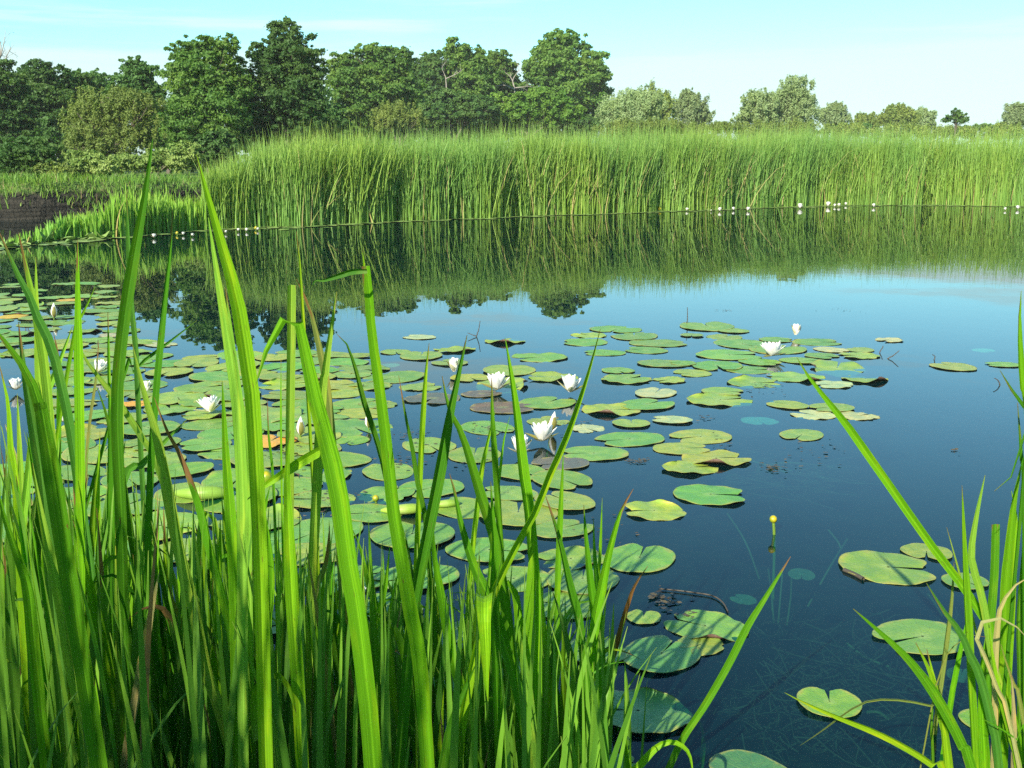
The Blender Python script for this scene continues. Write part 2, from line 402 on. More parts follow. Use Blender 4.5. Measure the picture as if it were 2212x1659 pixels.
def make_tree(name, label, cat, D, lobes, mat, group, seed, leaf=0.10, n_leaf=9000, clump=0.135, asp=0.6, droop=0.0, trunk_r=0.16, bark=None, rough=1.0, base_px=None, fill=0.3):
    rg = np.random.default_rng(seed)
    if name == "bush": trunk_r = .045
    L = []
    for (px, py, rx, ry) in lobes:
        yy = D + rg.uniform(-.5, .5) * size_at(on_y(px, py, D), rx)
        c = on_y(px, py, yy); L.append((np.array(c), size_at(c, rx), size_at(c, ry)))
    bx = np.mean([l[0][0] for l in L]) if base_px is None else on_y(base_px, 400, D).x
    by = D; bz = float(ground_z(bx, by))
    root = empty(name, (bx, by, bz), label, cat, group)
    o = np.array([bx, by, bz])
    area = np.array([l[1] * l[2] for l in L]); area = area / area.sum()
    Cs, Ns, Ss, Rs, clumps = [], [], [], [], []
    for (c, rx, rz), w in zip(L, area):
        ncl = max(8, int(n_leaf * w / 46))
        d = ell_points(ncl, rg, 0.15)
        rad = np.where(rg.random(ncl) < fill, rg.uniform(.3, .75, ncl), np.where(rg.random(ncl) < .3, rg.uniform(1.0, 1.18, ncl), rg.uniform(.72, 1.02, ncl)))
        ry = 0.5 * (rx + rz)
        cc = c + d * np.array([rx, ry, rz]) * rad[:, None]
        rc = clump * np.sqrt(rx * rz) * np.where(rg.random(ncl) < .62, rg.uniform(.35, .75, ncl), rg.uniform(.8, 1.6, ncl)) * rough
        for q in range(ncl):
            m = int(n_leaf * w / ncl * (rc[q] / rc.mean()) ** 1.5 * rg.uniform(.7, 1.2)) + 3
            v = ell_points(m, rg, 0.25); rr = rc[q] * rg.random(m) ** 0.40 * np.where(rg.random(m) < .2, rg.uniform(1, 1.7, m), 1)
            flat = np.array([1.25, 1.25, .72]) if droop == 0 else np.array([.8, .8, 1.35])
            p = cc[q] + v * rr[:, None] * flat
            if droop: p[:, 2] -= droop * rr * rg.random(m)
            Cs.append(p); Ns.append(v * .6 + d[q] * .4 + rg.normal(size=(m, 3)) * .8 + np.array([0, 0, .35]))
            Ss.append(leaf * rg.uniform(.55, 1.35, m)); Rs.append(np.clip(rg.normal(.5, .22, m) + rg.normal(0, .12), 0, 1))
        m = int(n_leaf * w * .35); d2 = ell_points(m, rg, .1); p = c + d2 * np.array([rx, ry, rz]) * rg.uniform(.25, .84, m)[:, None] + rg.normal(0, .09, (m, 3)) * np.sqrt(rx * rz) * .6
        Cs.append(p); Ns.append(d2 * .4 + rg.normal(size=(m, 3)) * .8 + np.array([0, 0, .3])); Ss.append(leaf * rg.uniform(.5, 1.2, m)); Rs.append(np.clip(rg.normal(.5, .25, m), 0, 1))
        clumps.append((c, cc, rx, rz))
    C = np.concatenate(Cs); N = np.concatenate(Ns); Sz = np.concatenate(Ss); R = np.concatenate(Rs)
    keep = C[:, 2] > ground_z(C[:, 0], C[:, 1]) + .05
    C, N, Sz, R = C[keep], N[keep], Sz[keep], R[keep]
    V, F = leaf_quads(C - o, N, Sz, asp, rg)
    link("crown", mesh_np("crown", V, F, mat, rnd=np.repeat(R, 4), smooth=False), root)
    mb = MB()
    allc = np.array([l[0] for l in L]); topc = allc.mean(0)
    tr = spline([o * 0, (topc - o) * np.array([.25, .25, .35]) + rg.normal(0, .08, 3), (topc - o) * np.array([.8, .8, .8])], 9)
    tr[0, 2] = -.2
    mb.add(*tube(tr, np.linspace(trunk_r, trunk_r * .45, 9), 9))
    for (c, cc, rx, rz) in clumps:
        s = tr[rg.integers(3, 7)]; e = c - o
        li = spline([s, s * .5 + e * .5 + np.array([0, 0, .12 * rz]), e], 7)
        mb.add(*tube(li, np.linspace(trunk_r * .5, trunk_r * .2, 7), 6))
        for q in rg.choice(len(cc), min(len(cc), 14), replace=False):
            s2 = li[rg.integers(3, 7)]; e2 = cc[q] - o
            mb.add(*tube(spline([s2, s2 * .5 + e2 * .5 + rg.normal(0, .1 * rx, 3), e2], 6), np.linspace(trunk_r * .22, trunk_r * .05, 6), 5))
    link("trunk", mb.mesh("trunk", bark or M_BARK), root)
    return root

GO = "oaks behind the reeds"
oaks = [
 ("tall oak with a flat two-peaked top standing right of the olive willow", 52, [(402,122,40,36),(468,112,52,38),(430,175,76,55),(440,250,90,62),(505,195,42,60),(392,300,48,44),(480,300,60,40)], M_OAK, 15000),
 ("tallest dark oak, its narrow rounded top the highest in the left half", 54, [(622,88,46,40),(575,132,44,38),(640,140,58,55),(612,210,86,66),(662,232,44,60),(600,275,80,34)], M_OAK_D, 15000),
 ("broad oak with a low rounded crown right of the tallest dark oak", 88, [(745,158,44,42),(808,128,52,36),(858,142,38,38),(790,195,90,52),(860,210,60,50),(760,255,70,40)], M_OAK, 14000),
 ("middling oak half hidden behind the pale round willow bush", 112, [(925,150,44,36),(918,205,58,55)], M_OAK_D, 6000),
 ("round-topped oak standing directly left of the bare dead branches", 112, [(992,124,46,34),(1010,172,66,52),(985,232,62,40)], M_OAK, 9000),
 ("narrow oak squeezed in just behind the bare dead branches", 118, [(1072,142,36,32),(1082,190,52,46)], M_OAK, 5500),
 ("big bright oak with a domed top ending the oak row on the right", 122, [(1216,102,52,36),(1190,140,56,42),(1278,158,42,44),(1222,188,88,56),(1274,222,46,52),(1180,235,70,42)], M_OAK, 16000),
 ("low spreading oak with yellower leaves in front of the big domed oak", 104, [(1160,228,70,32),(1110,248,56,26),(1212,248,46,24),(1075,232,34,28)], M_OAK_Y, 8000),
 ("low bushy oak just right of the pale round willow bush", 100, [(965,236,62,34),(1022,240,54,30),(930,258,40,24)], M_OAK_D, 7000),
 ("dark oak cut off by the left edge under the dead tree", 56, [(5,185,50,46),(18,262,52,58),(12,325,45,40)], M_OAK_D, 8000),
 ("dull oak with a round top left of the olive willow", 62, [(85,172,46,38),(92,235,60,56),(85,290,60,40)], M_OAK_D, 9000),
 ("small oak with a bumpy top third in from the left edge", 65, [(165,190,44,34),(150,240,55,46)], M_OAK_D, 6500),
 ("slim oak rising just behind the olive willow's peak", 67, [(214,190,34,36),(220,235,42,40)], M_OAK_D, 4500),
 ("upright oak with a square top behind the olive willow's right shoulder", 60, [(292,158,40,32),(290,205,54,42),(332,208,24,26),(330,262,30,40)], M_OAK_D, 8000),
]
for i, (lab, D, lob, mat, n) in enumerate(oaks):
    make_tree("oak_tree", lab, "oak tree", D, lob, mat, GO, 100 + i, leaf=0.082 * D / 57, n_leaf=int(n * 3.0), trunk_r=.16 * D / 60)

for i, (lab, D, lob, n) in enumerate((
 ("shady shrub filling the gap under the trees left of the olive willow", 57, [(110,315,60,46),(60,310,40,50)], 6000),
 ("shady shrub in the gap between the olive willow and the flat-topped oak", 58, [(348,290,40,50),(372,330,40,40)], 6000),
 ("shady shrub between the flat-topped oak's foot and the reed tips", 50, [(430,335,46,36),(480,325,46,40)], 6000),
 ("shady shrub under the gap between the two tallest left oaks", 60, [(540,285,50,50),(585,320,50,36)], 6500),
 ("shady shrub right of the tallest dark oak's foot", 60, [(690,285,54,50),(650,325,44,36)], 6000),
 ("shady shrub under the broad low-crowned oak", 90, [(790,290,70,50),(860,275,50,40)], 8000),
 ("shady shrub at the foot of the oaks left of the domed oak", 108, [(1050,275,70,44),(975,290,66,40)], 7500),
 ("dark thicket seen between the trunks of the left oaks", 71, [(420,270,90,90),(560,260,90,90),(690,262,70,90)], 9000),
 ("dark thicket seen between the trunks of the middle oaks", 118, [(820,262,90,84),(960,262,90,84),(1100,265,90,80)], 9000),
 ("shady shrub at the foot of the big domed oak", 112, [(1240,280,66,40),(1160,285,56,36)], 7000))):
    make_tree("shrub", lab, "shrub", D, lob, M_OAK_D, "shrubs under the oaks", 150 + i, leaf=.115 * D / 60, n_leaf=n)
GB = "bushes on the far left bank"
make_tree("willow_tree", "big olive-green willow with a domed crown on the left bank", "willow", 44, [(240,255,92,56),(196,285,56,46),(300,250,50,50),(265,222,60,30),(310,295,40,36),(240,312,80,34),(180,315,40,30)], M_OLIVE, GB, 201, leaf=.062, n_leaf=32000, clump=.15, asp=.34, droop=.4, fill=.2)
make_tree("bush", "dark rounded bush at the left edge above the mud bank", "bush", 37, [(60,335,46,46),(92,352,36,34),(20,350,35,32)], M_OAK_D, GB, 202, leaf=.06, n_leaf=10000, clump=.17, asp=.45)
make_tree("bush", "low rounded bright-topped bush beneath the olive willow", "bush", 37.5, [(190,356,58,25),(160,362,40,20),(225,362,36,18)], M_BUSH, GB, 203, leaf=.05, n_leaf=9000, clump=.2)
make_tree("bush", "pale low spreading bush right of the bright-topped bush", "bush", 40, [(290,354,44,24),(340,350,46,24),(255,346,28,16),(385,348,36,24),(405,330,30,26)], M_BUSH, GB, 204, leaf=.05, n_leaf=11000, clump=.2)
make_tree("bush", "small dim bush between the dark rounded bush and the bright-topped one", "bush", 36.5, [(112,368,34,22),(135,372,30,16)], M_OLIVE, GB, 205, leaf=.05, n_leaf=5000, clump=.2)
make_tree("willow_bush", "pale round willow bush in front of the oaks at mid picture", "willow", 80, [(858,252,52,28),(835,258,36,22),(895,258,30,20)], M_OLIVE, GB, 206, leaf=.098, n_leaf=9000, clump=.17, asp=.34, droop=.3)
GW = "pale willows beyond the reeds"
wil = [
 ("round silvery willow touching the right end of the oak row", 78, [(1362,240,60,40),(1338,252,44,32),(1392,222,40,24)], M_WIL, 12000),
 ("greener willow dome peeping over the silvery one beside the oaks", 86, [(1405,222,46,32),(1432,238,24,26)], M_OLIVE, 6000),
 ("cone-shaped pale willow with a pointed top", 95, [(1490,238,40,34),(1490,212,20,18),(1512,250,26,24)], M_WIL, 6500),
 ("tallest pale willow, two-lobed, its right lobe the higher", 82, [(1642,232,42,38),(1718,200,36,36),(1690,240,66,36),(1735,235,28,40),(1610,256,30,20)], M_WIL, 15000),
 ("small pale willow just right of the two-lobed one", 100, [(1800,252,34,24),(1808,240,20,16)], M_WIL, 4500),
 ("low green dome left of the wider green willow", 105, [(1876,264,34,16)], M_OLIVE, 3500),
 ("wider green willow with a small pointed tip", 105, [(1942,254,42,22),(1935,242,22,14)], M_OLIVE, 5000),
 ("little rounded willow right behind the wider green one", 110, [(1994,260,26,22)], M_WIL, 3500),
 ("pale willow cut off by the right edge", 95, [(2200,252,30,26),(2196,240,14,16)], M_WIL, 4500),
 ("low yellowish willow scrub between the cone and the two-lobed willow", 75, [(1562,274,44,10),(1440,272,60,12)], M_OLIVE, 4500),
 ("low scrub under the silvery willow beside the oaks", 74, [(1350,288,60,26),(1420,290,50,22)], M_OLIVE, 6000),
 ("low scrub under the two-lobed willow", 78, [(1640,285,70,22),(1730,285,50,22),(1500,290,60,18)], M_OLIVE, 7000),
 ("low scrub line under the small willows on the right", 90, [(1830,286,60,16),(1940,286,70,16),(2060,287,60,14),(2170,286,60,16)], M_OLIVE, 8000),
]
for i, (lab, D, lob, mat, n) in enumerate(wil):
    D = D * 1.3 if D > 77 else D
    make_tree("willow_tree", lab, "willow", D, lob, mat, GW, 300 + i, leaf=.085 * D / 80, n_leaf=int(n * 2.2), clump=.17, asp=.36, droop=.4, trunk_r=.12, fill=.25)
make_tree("small_tree", "small sparse dark tree standing alone before the right edge", "tree", 100, [(2068,256,24,16),(2064,246,12,10)], M_OAK_D, None, 320, leaf=.13, n_leaf=900, clump=.3)
make_tree("hedge", "low dark line of far scrub at the right skyline", "hedge", 125, [(2110,276,40,7),(2160,275,40,7),(1840,276,40,8)], M_OAK_D, None, 321, leaf=.16, n_leaf=2500, clump=.3)

# bare dead trees
def limb(mb, p, d, length, r, lvl, rg, up=0.25):
    n = 7; pts = [np.array(p, float)]; d = np.array(d, float)
    for i in range(n):
        d = d + rg.normal(0, .13, 3) + np.array([0, 0, up * .12]); d /= np.linalg.norm(d)
        pts.append(pts[-1] + d * length / n)
    mb.add(*tube(np.array(pts), np.linspace(r, r * .35, n + 1), 6))
    if lvl > 0:
        for q in range(3 if lvl > 1 else 2):
            j = rg.integers(2, n); side = rg.normal(size=3); side[1] *= .5
            limb(mb, pts[j], d * .6 + side / np.linalg.norm(side) * .75, length * rg.uniform(.45, .7), r * .5, lvl - 1, rg, up)
def dead_tree(label, px, py_top, py0, D, paths, seed, r):
    rg = np.random.default_rng(seed); b = on_y(px, py0, D); gz = float(ground_z(b.x, D))
    root = empty("dead_tree", (b.x, D, gz), label, "dead tree"); o = np.array([b.x, D, gz])
    mb = MB(); hub = np.array(on_y(px, py0, D)) - o
    mb.add(*tube(spline([(0, 0, -.1), hub * .5 + np.array([.1, 0, 0]), hub], 8), np.linspace(r * 1.5, r, 8), 8))
    link("trunk", mb.mesh("trunk", M_DEAD), root)
    mb = MB()
    for path in paths:
        P = [np.array(on_y(a, c, D + (i % 2) * .15)) - o for i, (a, c) in enumerate(path)]
        pp = spline(P, 10); mb.add(*tube(pp, np.linspace(r, r * .22, 10), 6))
        for q in range(4):
            j = rg.integers(3, 9); limb(mb, pp[j], (pp[j] - pp[j - 1]) * 3 + rg.normal(0, .3, 3), rg.uniform(.4, .9), r * .3, 1, rg)
    link("bare_limbs", mb.mesh("bare_limbs", M_DEAD), root)
dead_tree("bare dead tree whose twigs rise at the top left corner", -12, 60, 160, 62, [[(-12,160),(0,125),(8,95),(13,62)],[(-12,160),(10,130),(20,110),(31,96)],[(-6,140),(2,100),(-8,70)]], 31, .05)
dead_tree("bare whitish dead branches among the oaks left of the domed oak", 1112, 140, 195, 114, [[(1112,195),(1108,172),(1120,152),(1118,138)],[(1112,192),(1104,168),(1088,155),(1074,150)],[(1110,192),(1090,184),(1070,186),(1052,192)],[(1112,190),(1130,188),(1148,186)]], 32, .062)
dead_tree("thin bare grey trunk standing among the oaks above the round willow bush", 964, 130, 185, 107, [[(964,185),(962,165),(955,148),(960,138)],[(963,170),(985,160),(1000,150)]], 33, .046)

# ================================================================ reeds
def ribbons(base, H, lean, az, width, curve, rnd, levels=5, rg=rng, tipw=0.12, face=None):
    n = len(H); t = np.linspace(0, 1, levels)
    dirx, diry = np.cos(az), np.sin(az)
    out = (t[None, :] * .35 + t[None, :] ** curve[:, None] * .65) * (lean * H)[:, None]
    up = H[:, None] * t[None, :] * np.sqrt(np.clip(1 - (lean[:, None] * t[None, :] ** 2) ** 2 * .6, .15, 1))
    c = np.stack([base[:, 0:1] + dirx[:, None] * out, base[:, 1:2] + diry[:, None] * out, base[:, 2:3] + up], -1)
    fa = (rg.uniform(0, np.pi, n) if face is None else face)
    tw = fa[:, None] + rg.normal(0, .5, n)[:, None] * t[None, :]
    s = np.stack([np.cos(tw), np.sin(tw), tw * 0], -1)
    w = width[:, None] * (1 - (1 - tipw) * t[None, :] ** 2.6) * .5
    V = np.stack([c - s * w[..., None], c + s * w[..., None]], 2).reshape(n, levels * 2, 3)
    f = np.array([[2 * i, 2 * i + 1, 2 * i + 3, 2 * i + 2] for i in range(levels - 1)])
    F = (np.arange(n)[:, None, None] * levels * 2 + f[None]).reshape(-1, 4)
    uv = np.tile(np.stack([np.tile([0., 1.], levels), np.repeat(t, 2)], -1), (n, 1))
    return V.reshape(-1, 3), F, uv, np.repeat(rnd, levels * 2)

edge_px = [(-60,540),(60,529),(120,521),(250,513),(450,497),(700,487),(1000,473),(1300,462),(1500,455),(1700,447),(1850,443),(2050,444),(2212,446)]
edge = np.array([(p.x, p.y) for p in (on_z(a, b) for a, b in edge_px)])
edge = np.vstack([edge, edge[-1] + (edge[-1] - edge[-3]) * np.array([[.8], [2.5]]) * np.array([1, .25])])
def edge_y(x): return np.interp(x, edge[:, 0], edge[:, 1]) + .14 * np.sin(x * 1.7) + .10 * np.sin(x * 4.1 + 1)
rg = np.random.default_rng(21)
def shoots(n, x0, x1, dfun, hfun, per, wid, rgx, dens=None):
    x = rgx.uniform(x0, x1, n); x = x + .06 * np.sin(x * 8.3 + 2 * np.sin(x * 1.9)) + .10 * np.sin(x * 2.7 + np.sin(x * .6) * 3); d = dfun(n, x); y = edge_y(x) + d
    x = np.repeat(x, per) + rgx.normal(0, .06, n * per); y = np.repeat(y, per) + rgx.normal(0, .06, n * per); d = np.repeat(d, per)
    H = hfun(x, d) * rgx.normal(.98, .11, n * per).clip(.45, 1.28)
    lean = np.abs(rgx.normal(0, .10, n * per)) + .015
    bent = rgx.random(n * per) < .035; lean[bent] += rgx.uniform(.2, .5, bent.sum())
    az = rgx.uniform(0, 2 * np.pi, n * per)
    r = rgx.random(n * per)
    dry = r > .93; H[dry] *= rgx.uniform(.3, .95, dry.sum()); lean[dry] += np.abs(rgx.normal(0, .25, dry.sum()))
    z = np.full(n * per, -.1)
    return ribbons(np.stack([x, y, z], -1), H, lean, az, wid * rgx.uniform(.6, 1.25, n * per), rgx.uniform(1.4, 3, n * per), r, 5, rgx)
xa = edge[4, 0]                                       # right of here the tall cattails begin
clump_n = lambda x: .5 + .5 * np.sin(x * 2.1) * np.sin(x * .77 + 1.2)
def d_tall(n, x): 
    front = rg.random(n) < .55
    return np.where(front, rg.exponential(1.0, n) + .22 * clump_n(x), rg.uniform(1.5, 11, n)).clip(0, 13)
def h_tall(x, d):
    return np.interp(x, [xa, xa + .9, xa + 2.2, 0, 8, 15, 40], [1.6, 2.05, 2.15, 2.33, 2.50, 2.60, 2.82]) * (.93 + .07 * np.clip(d / 1.2, 0, 1)) + .14 * np.sin(x * 1.3 + d) * .6
mb = MB()
for (n, x0, x1) in ((3800, xa - .2, 4), (4000, 4, 14), (4300, 14, 40)):
    mb.add(*shoots(n, x0, x1, d_tall, h_tall, 6, .023, rg))
n = 21000; x = np.concatenate([rg.uniform(xa, 5, 8000), rg.uniform(5, 16, 8000), rg.uniform(16, 38, 5000)]); d = rg.exponential(1.3, n); top = h_tall(x, d)
zz = top * rg.uniform(.12, .72, n); L_ = top * rg.uniform(.18, .38, n)
mb.add(*ribbons(np.stack([x, edge_y(x) + d, zz], -1), L_, rg.uniform(.12, .5, n), rg.uniform(0, 6.3, n), .021 * rg.uniform(.6, 1.2, n), rg.uniform(1.2, 2.4, n), rg.random(n) * .96, 4, rg))
tag(link("cattail_reeds", mb.mesh("cattail_reeds", M_REED)), "dense wall of tall green cattail reeds along the far side of the pond", "reeds", kind="stuff")
mb = MB()
xl = edge[0, 0]
d_short = lambda n, x: rg.exponential(.9, n).clip(0, 3.6) + .2
h_short = lambda x, d: np.interp(x, edge[:5, 0], [.16, .34, .52, 1.0, 1.05]) * (.72 + .45 * (.5 + .5 * np.sin(x * 5.3)) * (.6 + .4 * np.sin(x * 2.2 + 2)))
mb.add(*shoots(440, xl + .1, edge[4, 0] + .6, d_short, h_short, 6, .046, rg))
tag(link("bur_reeds", mb.mesh("bur_reeds", M_SHORT)), "lower bright green reeds tapering towards the left end of the reed bed", "reeds", kind="stuff")
# taller lone stalks above the short reeds
mb = MB()
n = 1500; x = rg.uniform(-32, 4, n); y = far_bank(x) + rg.uniform(.75, 3.5, n)
mb.add(*ribbons(np.stack([x, y, ground_z(x, y) - .03], -1), rg.uniform(.1, .32, n), rg.uniform(.1, .6, n), rg.uniform(0, 6.3, n), np.full(n, .03), np.full(n, 2.), rg.random(n), 4, rg))
n = 16000; x = rg.uniform(-34, 3, n); y = far_bank(x) + .95 + rg.exponential(1.6, n)
mb.add(*ribbons(np.stack([x, y, ground_z(x, y) - .03], -1), rg.uniform(.12, .36, n), rg.uniform(.1, .7, n), rg.uniform(0, 6.3, n), np.full(n, .022), np.full(n, 2.), rg.random(n), 4, rg))
tag(link("bank_grass", mb.mesh("bank_grass", M_GRASS)), "green grass fringe on top of the far mud bank", "grass", kind="stuff")
# floating leaves in a strip along the foot of the reeds
mb = MB(); n = 3200
x = np.concatenate([rg.uniform(edge[0, 0] - 1.5, 22, n - 900), rg.uniform(edge[0, 0] - 1, edge[3, 0], 900)]); y = edge_y(x) - np.abs(rg.normal(0, .55, n)) * np.interp(x, [-13, -8, 0, 8, 13, 22], [1.7, 1.1, .7, .8, 1.3, .5]) + .4
sz = rg.uniform(.06, .15, n); a = np.linspace(0, 2 * np.pi, 9)[:-1]
for i in range(n):
    r_ = sz[i] * (1 + .12 * np.sin(3 * a + i)); ti = rg.normal(0, .035 if rg.random() < .9 or x[i] > edge[3, 0] else .5, 2)
    ring = np.stack([np.cos(a) * r_, np.sin(a) * r_ * .9, .005 + .006 * rg.random() + np.abs(np.cos(a) * ti[0] + np.sin(a) * ti[1]) * r_], -1) + (x[i], y[i], 0)
    ctr = np.array([[x[i], y[i], .010]])
    mb.add(np.vstack([ring, ctr]), [[0, 1, 2, 8], [2, 3, 4, 8], [4, 5, 6, 8], [6, 7, 0, 8]], r=rg.random())
tag(link("floating_leaves", mb.mesh("floating_leaves", M_STRIP, smooth=False)), "thin strip of floating leaves along the foot of the reeds", "floating leaves", kind="stuff")
# ================================================================ lily pads
def pad_mesh(seed, notch=0.20, wave=0.012, ragged=0.0, elong=1.0, cup=0.006):
    rg = np.random.default_rng(seed); na, nr = 56, 7
    a = np.linspace(notch, 2 * np.pi - notch, na)                    # the cleft points along +X
    prof = 1 - .30 * np.exp(-((a - notch) / .22) ** 2) - .30 * np.exp(-((2 * np.pi - notch - a) / .22) ** 2)
    prof *= 1 + .025 * np.sin(2 * a + rg.uniform(0, 6)) + .015 * np.sin(5 * a + rg.uniform(0, 6))
    if ragged:
        for q in range(9): prof -= ragged * rg.uniform(.1, 1) * np.exp(-((a - rg.uniform(.5, 5.8)) / rg.uniform(.04, .14)) ** 2)
    ph = rg.uniform(0, 6, 3)
    r = np.array([0.03, .25, .5, .72, .88, .975, 1.0])
    Rr, Aa = np.meshgrid(r, a, indexing='ij')
    rad = Rr * prof[None, :]
    x, y = rad * np.cos(Aa) * elong, rad * np.sin(Aa)
    z = cup * Rr ** 2 * .3 + wave * Rr ** 3 * (np.sin(4 * Aa + ph[0]) + .7 * np.sin(9 * Aa + ph[1]) + .5 * np.sin(2 * Aa + ph[2])) + .006 * np.sin(Aa * 24) * Rr * .4
    if wave > .025:
        a0 = rg.uniform(1.2, 5); z = z + .16 * Rr ** 7 * np.exp(-((Aa - a0) / .33) ** 2); x, y = x * (1 - .22 * Rr ** 8 * np.exp(-((Aa - a0) / .3) ** 2)), y * (1 - .22 * Rr ** 8 * np.exp(-((Aa - a0) / .3) ** 2))
    x = x + .10 * elong
    V = np.stack([x, y, z], -1).reshape(-1, 3)
    rim = V[-na:].copy(); rim[:, 2] -= .005; rim[:, :2] *= .995
    V = np.vstack([V, rim])
    uv = np.stack([Aa / (2 * np.pi), Rr], -1).reshape(-1, 2); uv = np.vstack([uv, uv[-na:]])
    me = mesh_np("pad", V, grid_faces(nr + 1, na)[:, ::-1], M_PAD, uv)
    return me
PADS = {"round": [pad_mesh(i, .05 + .03 * (i % 3), .008, 0, 1.0) for i in range(5)],
        "oval": [pad_mesh(20 + i, .06 + .04 * (i % 2), .009, 0, 1.22) for i in range(5)],
        "ragged": [pad_mesh(40 + i, .16, .022, .16, 1.12) for i in range(4)],
        "wavy": [pad_mesh(60 + i, .08, .030, .03, 1.15, .012) for i in range(3)],
        "cleft": [pad_mesh(80, .15, .012, 0, 1.15), pad_mesh(81, .12, .018, 0, 1.05)]}
GREEN, YEL, PURP, PALE, OLIVE, GOLD = (.165, .335, .050), (.270, .375, .052), (.150, .125, .095), (.42, .47, .22), (.225, .350, .058), (.62, .38, .04)
pad_count = [0]
taken = []
prg = np.random.default_rng(5)
def put_pad(px, py, w, tint=GREEN, kind="round", rot=None, label=None, group=None, z=None, tilt=0.012):
    p = on_z(px, py); d = size_at(p, w)
    me = PADS[kind][pad_count[0] % len(PADS[kind])]
    el = {"oval": 1.22, "ragged": 1.12, "wavy": 1.15}.get(kind, 1.05)
    rot = prg.uniform(0, 360) if rot is None else rot
    s = d / (2 * (1 + (el - 1) * abs(math.cos(math.radians(rot)))))
    o = bpy.data.objects.new("lily_pad", me); COL.objects.link(o)
    zz = (.0015 + .0005 * (pad_count[0] % 14)) if z is None else z
    o.location = (p.x, p.y, zz + .008 * s)
    o.scale = (s, s, s)
    o.rotation_euler = (prg.normal(0, tilt), prg.normal(0, tilt), math.radians(rot))
    j = prg.normal(0, .10, 3)
    o.color = (tint[0] * (1 + j[0]), tint[1] * (1 + j[1] * .6), tint[2] * (1 + j[2]), 1)
    tag(o, label, "lily pad", group)
    taken.append((p.x, p.y, d / 2)); pad_count[0] += 1
    return o
GR = "lily pads in the open-water raft on the right"
LR = "flat green lily pad in the open-water raft around two white flowers on the right"
GM = "lily pads at mid pond"
LM = "green lily pad floating among others at mid pond, behind the sword-like blades"
GL = "lily pads in the crowded bed on the left"
LL = "green lily pad packed in the crowded bed seen between the left-hand blades"
GS = "lily pads in the dappled shade behind the blades"
LS = "dull green lily pad in the blade-shaded water just behind the foreground clump"
